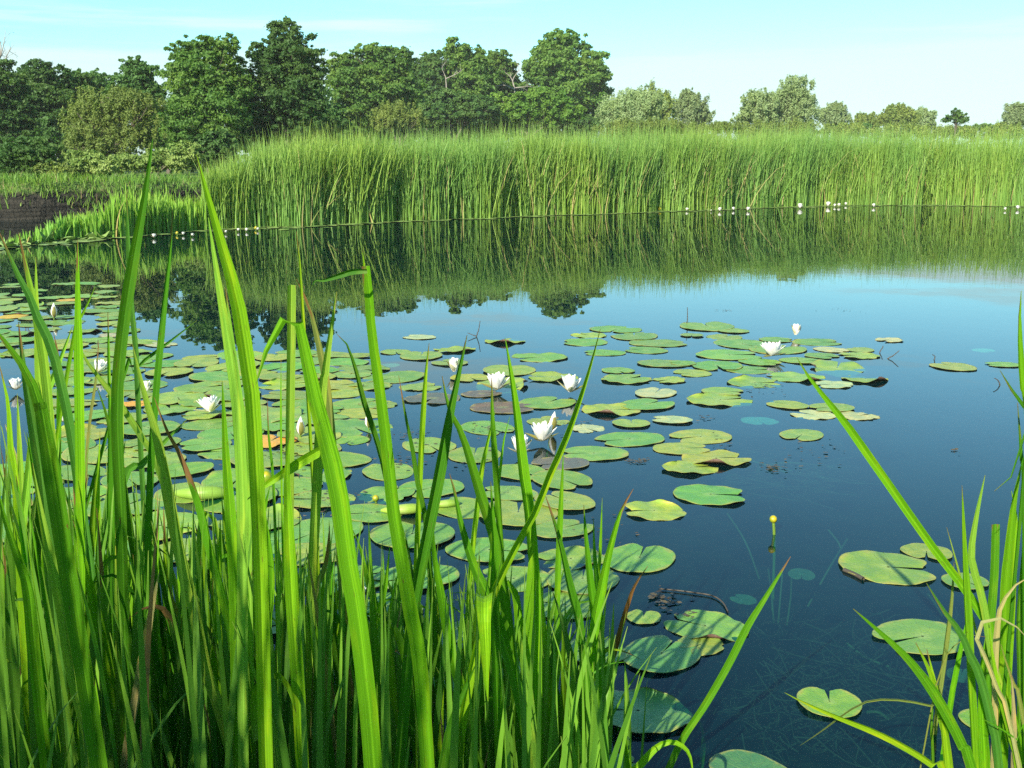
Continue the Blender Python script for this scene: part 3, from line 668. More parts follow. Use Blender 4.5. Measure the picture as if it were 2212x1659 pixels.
T = [  # px, py, width, tint, kind, cleft direction, label (None: nothing tells it from its group)
 (1332,711,113,GREEN,"round",250,"pad at the far left corner of the right-hand raft, longest in its row",GR),(1276,725,80,YEL,"ragged",None,None,GR),(1370,727,107,GREEN,"oval",None,None,GR),
 (1268,740,105,GREEN,"round",None,None,GR),(1417,742,128,GREEN,"oval",0,None,GR),(1310,763,93,GREEN,"oval",180,None,GR),(1400,758,97,GREEN,"oval",None,None,GR),(1430,786,118,GREEN,"oval",0,None,GR),
 (1334,801,73,OLIVE,"round",None,None,GR),(1350,820,120,OLIVE,"ragged",None,"ragged-edged pad at the near left end of the right-hand raft",GR),(1449,822,76,YEL,"ragged",None,"pad with a dark orange decayed patch near the raft's left end",GR),
 (1528,707,115,GREEN,"oval",90,None,GR),(1587,716,70,OLIVE,"round",None,None,GR),(1495,725,52,OLIVE,"round",None,None,GR),(1563,729,80,OLIVE,"round",None,None,GR),(1673,734,80,GREEN,"round",None,"pad just left of the far cup-shaped white flower",GR),
 (1760,740,110,GREEN,"oval",0,"smooth pad right in front of the far cup-shaped white flower",GR),(1600,743,127,GREEN,"oval",None,None,GR),(1678,756,132,GREEN,"oval",None,"pad right under the wide-open white flower of the raft",GR),
 (1792,756,75,PALE,"oval",None,"pale yellowish pad right of the wide-open flower of the raft",GR),(1860,757,63,OLIVE,"round",None,None,GR),(1772,769,78,GREEN,"round",None,None,GR),(1860,769,93,YEL,"ragged",None,"yellowish ragged pad at the raft's right tip",GR),
 (1568,768,147,GREEN,"oval",0,"widest bright pad of the raft, left of the wide-open flower",GR),(1638,783,92,GREEN,"oval",None,None,GR),(1725,780,90,GREEN,"oval",None,None,GR),(1548,791,105,GREEN,"cleft",270,"pad with a broad open cleft in the middle of the raft",GR),
 (1477,786,62,GREEN,"round",None,None,GR),(1615,800,107,GREEN,"oval",None,None,GR),(1500,806,90,OLIVE,"round",None,None,GR),(1808,797,128,OLIVE,"wavy",None,None,GR),(1723,816,127,OLIVE,"wavy",180,None,GR),(1867,820,104,YEL,"wavy",None,"wavy-edged pad forming the near right corner of the raft",GR),
 (1802,831,93,PALE,"ragged",None,"torn pale pad at the near edge of the raft",GR),(1625,828,118,OLIVE,"wavy",0,"pad with an upturned dark right rim at the raft's near edge",GR),
 (1557,846,100,OLIVE,"round",None,"pad tucked behind the broad pad with the folded black tip",GR),(1550,866,145,YEL,"wavy",20,"broad yellowish pad with a folded black tip on its right",GR),
 (1922,735,64,PALE,"ragged",None,"lone dried whitish pad right of the raft",GR),(2063,794,97,OLIVE,"oval",None,"lone thin pad on open water far right",None),(2170,789,75,OLIVE,"oval",None,"small pad close to the right edge, in line with the lone thin pad",None),
 (1705,877,90,YEL,"oval",None,"left pad of the tight group of four below the raft",GR),(1800,882,105,OLIVE,"oval",None,"rear pad of the tight group of four below the raft",GR),(1760,897,100,PALE,"ragged",None,"ragged pale pad in front in the tight group of four below the raft",GR),(1850,899,95,PALE,"ragged",None,"torn right-hand pad of the tight group of four below the raft",GR),
 (1733,939,103,OLIVE,"oval",240,"single pad with its cleft toward the viewer below the group of four",GR),
 (1170,772,122,GREEN,"cleft",200,"lone green pad with an upturned left corner at mid pond",GM),(909,729,76,PALE,"oval",None,"small whitish pad farthest out at mid pond",GM),(1087,738,90,YEL,"wavy",None,"lone pad with a brown central fold in the open water",GM),(985,756,93,YEL,"wavy",None,None,GM),(855,761,67,OLIVE,"round",None,None,GM),
 (909,770,95,OLIVE,"oval",None,None,GM),(767,769,77,OLIVE,"oval",None,None,GM),(974,785,83,OLIVE,"round",None,None,GM),(1100,802,113,YEL,"oval",None,None,GM),(1014,817,87,YEL,"round",None,None,GM),
 (1197,817,113,YEL,"wavy",180,"yellow-green cleft pad behind the big white flower at mid picture",GM),(1087,834,120,OLIVE,"wavy",None,"pad lying right under the many-petalled flower beside the swordlike blade",GM),(857,814,138,GREEN,"oval",None,None,GM),(904,837,97,OLIVE,"ragged",None,None,GM),(757,811,87,OLIVE,"round",None,None,GM),(804,834,100,OLIVE,"ragged",None,None,GM),
 (937,861,122,PURP,"cleft",250,"dull purple pad with a cleft left of the many-petalled flower",GM),(1037,852,90,PURP,"oval",None,"purple-brown pad nearest the foot of the many-petalled flower",GM),(1180,872,128,GREEN,"oval",None,"smooth green pad right below the big white flower at mid picture",GM),
 (1080,882,143,PURP,"oval",0,"long dark purple pad with a green streak at mid pond",GM),(1314,887,130,YEL,"wavy",10,"yellow-green pad whose right tip is curled up black",GM),(1394,876,128,GREEN,"oval",None,"pad overlapping the back of the black-tipped pad",GM),(1415,851,97,PALE,"oval",None,"pale smooth oval pad alone between the raft and mid pond",GM),
 (1364,917,84,OLIVE,"round",None,"small near-round pad beside the white-edged pad",GM),(1455,909,90,PALE,"oval",None,"pad with white upturned edges",GM),(1180,911,97,YEL,"ragged",None,"crumpled yellow pad behind the standing flower bud",GM),(1267,926,77,PALE,"ragged",None,"tattered pad right of the standing flower bud",GM),
 (1050,924,125,GREEN,"oval",None,None,GM),(770,874,125,GREEN,"oval",None,None,GM),(820,875,90,OLIVE,"ragged",None,"pad carrying a patch of brown debris",GM),(1367,949,154,GREEN,"oval",200,"large clean pad right of the flower with the dark sepal",GM),(1520,944,142,YEL,"oval",200,"large yellowish pad right of the large clean pad",GM),
 (1290,981,150,GREEN,"oval",180,"large bright pad touching the purple-brown pad by the two flowers",GM),(1217,1002,130,PURP,"oval",None,"purple-brown pad with a raised dark rim in front of the two flowers",GM),(1467,971,125,YEL,"oval",None,"pad wedged behind the serrated pad near the right of mid pond",GM),(1540,993,152,YEL,"wavy",None,"serrated yellowish pad lying on another at the right of mid pond",GM),(1487,1013,125,YEL,"wavy",None,"pad half under the serrated yellowish pad",GM),
 (1210,1037,140,GREEN,"oval",None,"smooth green pad in front of the raised purple-brown pad",GM),(1120,1021,125,GREEN,"oval",None,None,GM),(924,961,127,OLIVE,"oval",None,None,GM),(1024,984,120,GREEN,"oval",None,None,GM),(760,951,80,GREEN,"round",None,None,GM),
 (840,1021,120,OLIVE,"oval",None,LS,GS),(937,1054,150,GREEN,"oval",None,LS,GS),(1104,1067,130,OLIVE,"oval",None,LS,GS),(1000,1100,140,GREEN,"oval",None,LS,GS),
 (1527,1070,162,GREEN,"cleft",352,"lone pad with a rounded cleft on its right in open blue water",GM),(1420,1106,140,YEL,"wavy",None,"yellowish wavy pad half behind the pale brown-tipped blade",GM),
 (1908,1228,205,GREEN,"cleft",352,"broad oval pad cleft to the right in the open water before the right-hand blades",None),(2001,1193,107,OLIVE,"round",250,"moth-eaten round pad behind the diagonal blade on the right",None),(2081,1257,100,GREEN,"round",None,"round pale-dusted pad half hidden behind the right-hand blades",None),
 (2001,1378,220,GREEN,"oval",None,"largest plain pad on the right, crossed by grass blades",None),(1792,1524,142,GREEN,"round",80,"heart-shaped pad with its cleft away from the viewer, two blades across it",None),(2130,1556,120,GREEN,"round",None,"round pad behind the bases of the right-hand blades",None),
 (1617,1668,185,(.07,.20,.07),"oval",None,"dark teal pad cut off by the bottom edge",None),(1532,1356,182,GREEN,"wavy",150,"pad striped by blade shadows lying over a blotched one",None),(1516,1393,110,YEL,"ragged",None,"blotched yellow pad with black insect marks under the striped pad",None),
 (1380,1209,165,GREEN,"oval",None,"pointed leaf-shaped pad lightly striped by shadows, alone",None),(1230,1310,170,GREEN,"round",None,"round pad half hidden by the right edge of the blade clump",GS),(1390,1336,75,YEL,"cleft",80,"small yellowish heart-shaped pad with a bitten cleft",None),
 (1425,1418,185,(.12,.30,.07),"oval",60,"dark glossy pad with bright shadow stripes and a hole",None),(1282,1410,150,GREEN,"round",None,"rounded pad pushed against the left side of the dark glossy striped pad",GS),(1390,1540,240,(.12,.30,.07),"wavy",180,"largest striped pad, wavy-edged, at the bottom beside the clump",None),(1205,1550,150,GREEN,"round",None,LS,GS),(1335,1658,95,GREEN,"round",None,"dark pad nearest the bottom edge right of the clump",GS),
 (585,956,110,GOLD,"ragged",None,"decaying orange-yellow pad behind the bright upright blade",GL),(290,875,70,GOLD,"ragged",None,"yellow lily pad tinged orange at the left",GL),(110,643,62,OLIVE,"oval",None,None,GL),
 (25,620,50,OLIVE,"oval",None,None,GL),(20,648,60,YEL,"oval",None,None,GL),(60,668,80,OLIVE,"oval",None,None,GL),(170,640,90,OLIVE,"ragged",None,None,GL),(150,649,60,GOLD,"oval",None,"small yellow lily pad far out at the left",GL),(25,685,70,GOLD,"oval",None,"yellow pad at the left edge far out",GL),
 (345,745,75,PALE,"oval",None,"pale lily pad on open water between the two tall dark blades",GL),(245,725,60,PALE,"oval",None,None,GL),(455,897,120,YEL,"wavy",None,"lily pad holding up the white flower with spread petals at the left",GL),(430,872,90,GREEN,"wavy",None,None,GL),
 (910,1195,0,None,None,None,None,None),
]
for (px, py, w, tint, kind, rot, lab, grp) in T:
    if not w: continue
    if lab is None: lab = {GR: LR, GM: LM, GL: LL}[grp]
    put_pad(px, py, w, tint, kind, rot, lab, grp, tilt=.03 if kind == "wavy" else .012)
def scatter_pads(n, region, wr, label, group, gap=.78, tints=(GREEN, OLIVE, YEL, GREEN), tries=4000):
    got = 0
    (x0, x1, y0, y1), ok = region
    for _ in range(tries):
        if got >= n: break
        px, py = prg.uniform(x0, x1), y0 + (y1 - y0) * prg.random()
        if not ok(px, py): continue
        p = on_z(px, py); d = prg.uniform(*wr)
        if any((p.x - a) ** 2 + (p.y - b) ** 2 < (gap * (r + d / 2)) ** 2 for a, b, r in taken): continue
        put_pad(px, py, d / size_at(p, 1), tints[prg.integers(len(tints))], ["oval", "oval", "round", "wavy", "ragged"][prg.integers(5)], None, label, group, tilt=.02); got += 1
    return got
scatter_pads(46, ((-30, 330, 612, 770), lambda x, y: x < 330 - (770 - y) * 1.0 or (y < 700 and x < 250)), (.28, .42), LL, GL, .72)
scatter_pads(70, ((120, 780, 765, 1000), lambda x, y: y > 762 + max(0, 300 - x) * .05), (.30, .46), LL, GL, .70)
scatter_pads(26, ((-20, 700, 1000, 1200), lambda x, y: True), (.30, .42), LS, GS, .74, (GREEN, OLIVE, GREEN))
scatter_pads(16, ((640, 1260, 1060, 1260), lambda x, y: True), (.26, .36), LS, GS, .8, (GREEN, OLIVE, GREEN))
scatter_pads(8, ((640, 1200, 1280, 1560), lambda x, y: True), (.22, .32), LS, GS, .95, (GREEN, OLIVE))
for (px, py, w, lab) in ((1640,901,82,"round bluish lily pad sunk just below the surface"),(1690,866,62,"sunken bluish pad partly under the tight group of four"),(2123,751,50,"faint sunken pad far out on the right"),(842,783,48,"small sunken bluish pad at mid pond"),(1733,1208,62,"dim sunken leaf below the yellow bud"),(1610,1262,60,"dim deep-sunken leaf left of the pale leaning blade"),(2080,1420,70,"sunken leaf behind the right-hand blade bases")):
    deep = py > 1200
    put_pad(px, py, w, (.20, .26, .14) if deep else (.50, .75, .40), "oval" if deep else "round", None, lab, None, z=-.06 if deep else -.022)
# rolled-up pads
def rolled(px, py, w, yaw, label):
    p = on_z(px, py); L = size_at(p, w); n, m = 12, 14
    t = np.linspace(-.5, .5, n); a = np.linspace(-.6, 4.9, m)
    r = L * .15 * np.sqrt(np.clip(1 - (2 * t) ** 2 * .9, .08, 1)) * (1 + .5 * t); grow = np.linspace(.8, 1.1, m)
    V = np.stack([np.repeat(t * L, m).reshape(n, m), (t[:, None] ** 2) * L * .5 + r[:, None] * np.cos(a)[None] * grow, r[:, None] * np.sin(a)[None] * grow * .8 + r[:, None] * .5], -1).reshape(-1, 3)
    uv = np.stack([np.tile(np.linspace(0, 1, m), n), np.repeat(np.abs(t) * 1.6, m)], -1)
    o = link("rolled_lily_leaf", mesh_np("rolled_lily_leaf", V, grid_faces(n, m), M_PAD, uv), loc=(p.x, p.y, .012))
    o.rotation_euler = (0, 0, yaw); o.color = (.24, .38, .05, 1); tag(o, label, "lily leaf")
rolled(870, 1112, 95, .1, "yellow-green rolled-up lily leaf lying behind the thick sheathed stem")
rolled(430, 1078, 125, -.05, "long rolled-up yellow-green lily leaf behind the brown-tipped blade")
rolled(960, 1098, 70, .2, "short bright rolled lily leaf right of the other rolled one at mid clump")

# ================================================================ white water lilies
def petal(mb, el, az, L, wd, curl, r0=.05, cupping=.35):
    n, m = 7, 5
    s = np.linspace(0, 1, n); e = el + curl * s
    step = L / (n - 1); rr = r0 + np.concatenate([[0], np.cumsum(np.cos(e[1:]) * step)]); zz = np.concatenate([[0], np.cumsum(np.sin(e[1:]) * step)])
    w = wd * np.sin(np.pi * np.clip(s * .93 + .07, 0, 1) ** .85) ** .8 + .012
    w[-1] = .18 * wd
    v = np.linspace(-1, 1, m)
    lat = v[None] * w[:, None] * .5; bow = cupping * (v[None] ** 2) * w[:, None] * .5
    R = rr[:, None] - bow * np.sin(e)[:, None]; Zz = zz[:, None] + bow * np.cos(e)[:, None]
    x = R * math.cos(az) - lat * math.sin(az); y = R * math.sin(az) + lat * math.cos(az)
    mb.add(np.stack([x, y, np.broadcast_to(Zz, x.shape)], -1).reshape(-1, 3), grid_faces(n, m))
def make_lily(seed, opening=1.0):
    rg = np.random.default_rng(seed); root = empty("water_lily", (0, 0, 0), "x", "water lily")
    mb = MB()
    for (k, el, L, wd, off) in ((8, 44, .56, .27, 0), (8, 56, .55, .26, .4), (8, 67, .49, .22, .1), (6, 78, .40, .17, .6)):
        for i in range(k):
            petal(mb, math.radians(90 - (90 - el) * opening + rg.normal(0, 5)), 2 * math.pi * i / k + off + rg.normal(0, .08), L * rg.uniform(.92, 1.06), wd, .30)
    link("corolla", mb.mesh("corolla", M_PETAL), root)
    for i in range(4):
        mb = MB(); petal(mb, math.radians(90 - (90 - 20) * opening + rg.normal(0, 8)), math.pi / 2 * i + .35 + rg.normal(0, .1), .52, .18, .25, cupping=.5)
        link("sepal", mb.mesh("sepal", M_SEPAL), root)
    mb = MB()
    for i in range(26):
        az = rg.uniform(0, 6.28); rr = rg.uniform(.01, .07)
        p = np.array([math.cos(az) * rr, math.sin(az) * rr, .02]); q = p + np.array([math.cos(az) * .07, math.sin(az) * .07, .17])
        mb.add(*tube(spline([p, q], 3), [.012, .012, .006], 4))
    link("stamens", mb.mesh("stamens", M_STAMEN), root)
    return root
protos = {}
def lily(px, py, w, label, group=None, opening=1.0, rot=0.0, tilt=(0, 0), parts=True):
    key = round(opening, 1)
    p = on_z(px, py); s = size_at(p, w) * (1.28 if w > 20 else 1.0)
    if key not in protos: o = protos[key] = make_lily(int(key * 100), key)
    else: o = copy_tree(protos[key])
    o.location = (p.x, p.y, .02); o.scale = (s, s, s); o.rotation_euler = (tilt[0], tilt[1], rot); o["label"] = label
    if group: o["group"] = group
    return o
GF = "white water lilies"
lily(455,897,52,"white lily with spread petals among the left-hand pads",GF,1.0,.2,(-.25,-.15))
lily(1073,848,54,"many-petalled white lily left of the tall swordlike blade at mid picture",GF,1.0,.9)
lily(1232,853,54,"white lily with a dark sepal in front, reflected beside a leaning blade",GF,.8,1.2)
lily(1171,960,60,"white lily standing over its own reflection beside a tall closed bud",GF,1.0,.75)
lily(1124,987,56,"half-open white lily split by a blade in front of it",GF,.8,.3)
lily(982,808,42,"half-open white lily behind the tip of a dark yellow-edged blade",GF,.6,1.0,(0,-.2))
lily(1719,728,34,"cup-shaped white lily farthest out on the raft",GF,.6,.4)
lily(1667,774,48,"wide-open white lily lying on the raft of pads",GF,1.2,.5)
lily(212,810,40,"white lily behind the slanting pale blade at the left",GF,.8,.1,(0,.35))
lily(35,848,36,"white lily nearest the left edge of the picture",GF,.8,.8)
lily(318,850,30,"white lily half covered by the long pale blade's edge",GF,.6,.5)
lily(140,918,30,"small white lily glimpsed low between the left-hand blades",GF,.8,.5)
lily(784,1296,24,"small white blossom deep behind the broad central blade",GF,.6,.5)
GFF = "small white lilies along the far reed edge"
lab_l = ["white lily dot farthest left along the reed edge","second white lily dot from the left along the reed edge","third white lily dot from the left on the reed edge","white lily dot by the tall left blade's edge on the far strip","first of three close white lily dots on the left far strip","middle of three close white lily dots on the left far strip","last of three close white lily dots on the left far strip"]
for (px, py, w), l in zip(((333,515,15),(396,509,11),(416,512,11),(488,505,10),(515,501,11),(533,501,12),(557,499,10)), lab_l): lily(px, py, w, l, GFF, .8, px)
lab_r = ["leftmost white lily of the right far strip","tiny white bud second on the right far strip","bright white lily third on the right far strip","white lily fourth on the right far strip","white lily fifth on the right far strip, the last before the gap","small white lily set back against the reeds","small white lily just left of the biggest far bloom","biggest white bloom of the far strip","white lily right of the biggest far bloom","large white lily in the middle of the close far trio","small white lily inside the close far trio","right-hand white lily of the close far trio","white lily just right of the close far trio","white lily alone on the right far strip","white lily second from the right edge on the far strip","white lily at the right edge on the far strip"]
for (px, py, w), l in zip(((1484,456,11),(1536,457,5),(1555,457,14),(1584,455,12),(1616,456,14),(1638,447,10),(1713,445,9),(1728,451,19),(1762,444,15),(1789,447,18),(1803,447,10),(1812,447,12),(1827,444,10),(1887,448,13),(2171,455,10),(2198,453,14)), lab_r): lily(px, py, w, l, GFF, .8, px)
# buds
def bud(px, py, w, hh, label, tilt=(0, 0), stalk=.02):
    p = on_z(px, py); s = size_at(p, w); hgt = size_at(p, hh)
    root = empty("lily_bud", (p.x, p.y, 0), label, "flower bud", "closed lily buds"); root.rotation_euler = (tilt[0], tilt[1], 0)
    t = np.linspace(0, 1, 12); prof = np.sin(np.pi * np.clip(t * .96 + .04, 0, 1) ** .8) * s * .5 + .0008
    P = np.stack([t * 0, t * 0, stalk + t * hgt], -1); link("corolla", mbmesh(tube(P, prof * .96, 10), "corolla", M_PETAL), root)
    for i in range(3):
        a0 = i * 2.09 + .9; a = np.linspace(a0 - .62, a0 + .62, 5)
        V = np.stack([prof[:, None] * 1.08 * np.cos(a)[None] , prof[:, None] * 1.08 * np.sin(a)[None], np.repeat(stalk - .002 + t * hgt * .97, 5).reshape(12, 5)], -1).reshape(-1, 3)
        link("sepal", mesh_np("sepal", V, grid_faces(12, 5)[:, ::-1], M_SEPAL), root)
    link("stalk", mbmesh(tube(np.array([(0, .01, -.25), (0, 0, -.05), (0, 0, stalk + .004)]), s * .12, 7), "stalk", M_STALK), root)
def mbmesh(t, name, mat):
    return mesh_np(name, t[0], t[1], mat, t[2])
bud(1190, 936, 17, 42, "closed white bud standing just behind the lily with its reflection", (.05, .16))
bud(649, 946, 18, 40, "closed white bud with a brown sepal behind the cut pale stem", (0, .05))
bud(117, 690, 13, 32, "closed pinkish-white bud far out among the left-hand pads", (0, .05))
bud(797, 930, 13, 28, "small white bud half hidden by a dead stem at mid picture", (0, -.1))
def yellow_bud(px, py_base, h, w, label, lean=0.0):
    p = on_z(px, py_base); hh = size_at(p, h); r = size_at(p, w) / 2
    root = empty("yellow_lily_bud", (p.x, p.y, 0), label, "flower bud", "yellow pond-lily buds")
    tip = np.array([lean, 0, max(hh - r, .01)])
    link("stalk", mbmesh(tube(spline([(.02, .04, -.35), (.004, 0, -.05), tip], 8), r * .42, 8), "stalk", M_STALK), root)
    t = np.linspace(0, np.pi, 10); P = np.stack([t * 0 + lean, t * 0, tip[2] - r * 1.05 * np.cos(t)], -1)
    link("bud", mbmesh(tube(P, np.sin(t) * r + .0006, 12), "bud", M_YBUD), root)
yellow_bud(1672, 1154, 42, 16, "yellow-green ball bud on a short stalk alone in open water", -.006)
yellow_bud(576, 1042, 26, 28, "plump yellow ball bud behind the left-hand blades")
yellow_bud(812, 1085, 16, 14, "tiny yellow bud beside the thick sheathed stem's foot")
for i, (px, py, l) in enumerate(((553,497,"yellow dot flower near the left far lilies"),(383,508,"yellow dot flower between the far left lilies"),(222,512,"yellow dot flower at the foot of the short reeds"),(1210,462,"yellow dot flower at the reed edge below the domed oak"),(1317,460,"yellow dot flower set against the reed foot right of the domed oak"),(1425,456,"yellow dot flower at the reed edge near the leftmost right-strip lily"))):
    yellow_bud(px, py, 8, 7, l)

# twigs, debris, weed
for (pts, l) in (([(1029,727),(1034,712),(1037,693)],"thin grey twig sticking out of the water at mid pond"),([(1030,728),(1022,724),(1010,719)],"short grey twig leaning left at mid pond"),([(1900,762),(1906,752),(1908,747)],"tiny forked twig at the raft's right tip"),([(1917,775),(1927,770),(1943,757)],"bent twig right of the raft's yellowish ragged pad"),([(2018,777),(2020,770),(2014,766)],"small dark twig on open water far right"),([(2160,832),(2156,822),(2148,817)],"thin bent twig near the right edge"),([(1483,700),(1485,690),(1485,664)],"pale upright stick behind the raft") ,([(213,753),(211,740),(212,735)],"dark little twig among the left-hand water")):
    b = on_z(*pts[0]); P = [np.array(b) + (0, 0, -.05), np.array(b)]
    for (a, c) in pts[1:]: P.append(np.array(on_y(a, c, b.y)))
    P = spline(P, 8); o = np.array((b.x, b.y, 0.0)); q = link("twig", mbmesh(tube(P - o, np.linspace(.006, .003, 8), 5), "twig", M_TWIG), loc=tuple(o)); tag(q, l, "twig")
mb = MB(); rg = np.random.default_rng(12)
for (px, py, n, sx, sy) in ((1640,840,16,45,16),(1240,915,14,60,8),(1060,930,26,40,16),(900,940,22,50,20),(1190,935,10,30,10),(1760,975,16,60,22),(1680,1010,10,50,22),(1375,997,26,20,5),(1440,1300,24,35,22),(1420,1290,12,14,5),(1560,960,10,20,14),(620,985,60,90,26),(2060,975,8,10,4),(1810,670,8,60,6),(1570,671,10,22,3),(300,960,20,120,30),(1300,1150,10,60,40),(1520,905,8,20,9),(700,1080,50,90,30),(860,1000,20,60,15),(1050,1010,20,60,20),(1480,1330,8,14,8),(1670,1012,26,16,4)):
    for _ in range(int(n * 1.6)):
        p = on_z(px + rg.normal(0, sx * .6), py + rg.normal(0, sy * .6)); r_ = rg.uniform(.003, .012); a = rg.uniform(0, 6.28) + np.array([0, 1.4, 3.1, 4.5]); rr = r_ * rg.uniform(.4, 1.2, 4)
        V = np.stack([p.x + np.cos(a) * rr * 1.5, p.y + np.sin(a) * rr, np.full(4, .004) + rg.uniform(0, .005, 4)], -1)
        mb.add(V, [[0, 1, 2, 3]], r=rg.random())
tag(link("floating_debris", mb.mesh("floating_debris", M_DEBRIS, smooth=False)), "dark specks of floating plant debris scattered on the water", "debris", kind="stuff")
mb = MB()
for (pts) in ([(1565,1100,-.06),(1610,1170,-.14),(1640,1250,-.3)],[(1790,1145,-.06),(1815,1180,-.1),(1822,1230,-.2)],[(1830,1165,-.08),(1790,1230,-.15),(1745,1310,-.3)],[(1975,1255,-.05),(2010,1290,-.12),(2035,1330,-.2)],[(1690,1240,-.2),(1685,1300,-.3),(1680,1360,-.42)],[(1710,1245,-.2),(1708,1290,-.3),(1700,1350,-.42)],[(1660,1230,-.25),(1668,1300,-.3),(1672,1350,-.4)],[(1600,990,-.07),(1680,1010,-.09),(1790,1035,-.1)],[(1620,1015,-.07),(1700,1020,-.09),(1760,1060,-.12)],[(1570,1030,-.08),(1690,1000,-.09),(1800,1010,-.1)],[(2000,1400,-.3),(2060,1440,-.3),(2110,1450,-.25)],[(1830,1390,-.3),(1870,1420,-.33),(1920,1440,-.35)],[(1860,1540,-.06),(1895,1538,-.06),(1918,1552,-.06)]):
    P = np.array([np.array(on_z(a, b, c)) for a, b, c in pts]); mb.add(*tube(spline(P, 10), .005, 5))
tag(link("pondweed", mb.mesh("pondweed", M_WEED)), "dim strands of pondweed showing under the dark water", "pondweed", kind="stuff")
mb = MB()
for _ in range(150):
    px, py = rg.uniform(1450, 2200), rg.uniform(1330, 1680); p = np.array(on_z(px, py, -rg.uniform(.22, .36)))
    for q in range(4):
        d = rg.normal(size=3) * (.06, .06, .03); mb.add(*tube(spline([p, p + d + rg.normal(0, .018, 3), p + d * 1.7 + rg.normal(0, .02, 3)], 6), rg.uniform(.0015, .0035), 4))
for _ in range(60):
    px, py = rg.normal(1690, 60), rg.normal(1025, 18); p = np.array(on_z(px, py, -rg.uniform(.05, .12)))
    for q in range(3):
        d = rg.normal(size=3) * (.10, .08, .01); mb.add(*tube(spline([p, p + d * .6 + rg.normal(0, .02, 3) * (1, 1, .2), p + d * 1.5], 6), rg.uniform(.002, .004), 4))
tag(link("bottom_litter", mb.mesh("bottom_litter", M_LITTER)), "brown litter and fine weed lying under the clear dark water", "litter", kind="stuff")
g = [(1427,1272),(1460,1275),(1500,1280),(1540,1287),(1562,1302),(1573,1322)]
P = spline([np.array(on_z(a, b, .006)) for a, b in g], 14); o = P[0].copy()
tag(link("floating_stem", mbmesh(tube(P - o, .0028, 6), "floating_stem", M_TWIG), loc=tuple(o)), "curved dead stem floating above the striped pads", "stem")
P = spline([np.array(on_z(a, b, .006)) for a, b in ((1823,1231),(1845,1240),(1865,1251))], 6); o = P[0].copy()
tag(link("floating_stem", mbmesh(tube(P - o, .008, 6), "floating_stem", M_TWIG), loc=tuple(o)), "short brown stick against the near edge of the broad oval pad", "stick")
# ================================================================ foreground sedge blades
BR, MID, DK, BLU, PA, YG, BROWN, TAN, OLV = (.130, .330, .010), (.085, .255, .010), (.052, .180, .009), (.070, .200, .026), (.205, .380, .040), (.205, .400, .012), (.17, .085, .03), (.36, .31, .14), (.20, .24, .06)
brg = np.random.default_rng(77)
GBL = "sword-like sedge blades of the foreground clump"
LBL = "upright green sedge blade in the thick of the foreground clump"
GBR = "grass blades of the clump at the right edge"
def blade_mesh(P, width, taper, yaw, keel=.16, cut=False, s0=None):
    n = len(P); m = 5
    seg = np.linalg.norm(np.diff(P, axis=0), axis=1); c = np.concatenate([[0], np.cumsum(seg)]); L = c[-1]
    d = L - c
    w = width * (np.interp(c / L, [0, .55, 1], [1, 1, cut]) if cut else np.clip(d / taper, 0, 1) ** .74) * np.interp(c / L, [0, .15, 1], [.8, 1, 1])
    if not cut: w = np.maximum(w, .0012)
    T, Sd, N = frames(P, s0)
    Q = []
    tw = np.linspace(yaw, yaw + brg.normal(0, .25), n)
    Sd2 = Sd * np.cos(tw)[:, None] + N * np.sin(tw)[:, None]; N2 = np.cross(Sd2, T)
    u = np.linspace(-.5, .5, m); prof = np.array([0, .58, 1.0, .58, 0]) * keel
    V = P[:, None, :] + u[None, :, None] * w[:, None, None] * Sd2[:, None, :] + prof[None, :, None] * w[:, None, None] * N2[:, None, :]
    uv = np.stack([np.tile(np.linspace(0, 1, m), n), np.repeat(c / L, m)], -1)
    return mesh_np("blade", V.reshape(-1, 3), grid_faces(n, m), M_BLADE, uv, smooth=False)
def blade(pts, w, tint, brown=.05, label=None, Y=None, root=True, taper=None, cut=False, yaw=None, group=GBL, ytip=0.0, name="sedge_blade", fold=None, cat="grass blade", endz=-.08, s0=None):
    if Y is None: Y = float(np.clip(2.15 * (26.0 / max(w, 4)) ** .5, 1.45, 2.9)) + brg.uniform(-.08, .08)
    n = len(pts); W_ = []
    for i, q in enumerate(pts):
        yy = Y + ytip * i / max(1, n - 1) + (q[2] if len(q) > 2 else 0)
        W_.append(np.array(on_y(q[0], q[1], yy)))
    wid = size_at(Vector(W_[len(W_) // 2]), w) * .93
    if root and W_[0][2] > endz + .03:
        d = W_[0] - W_[1]; d = d / max(1e-6, -d[2]) if d[2] < -.01 else np.array([0, 0, -1.])
        hgt = W_[0][2] - endz
        e = W_[0] + np.array([np.clip(d[0], -.5, .5) * hgt * .7, np.clip(d[1], -.3, .3) * hgt * .6, -hgt]); W_.insert(0, e)
    P = spline(W_, 30)
    o0 = P[0].copy(); L = np.linalg.norm(np.diff(P, axis=0), axis=1).sum()
    yaw = brg.uniform(-.55, .55) if yaw is None else yaw
    me = blade_mesh(P - o0, wid / max(.75, math.cos(yaw)), taper or min(.6 * L, max(.14, wid * 12)), yaw, cut=cut, keel=brg.uniform(.16, .42), s0=s0)
    o = link(name, me, loc=tuple(o0))
    j = brg.normal(0, .07, 3); o.color = (tint[0] * (1 + j[0]), tint[1] * (1 + j[1]), tint[2] * (1 + j[2]), max(brown, 0 if cut else brg.uniform(.0, .07)))
    tag(o, label or LBL, cat, group)
    return o
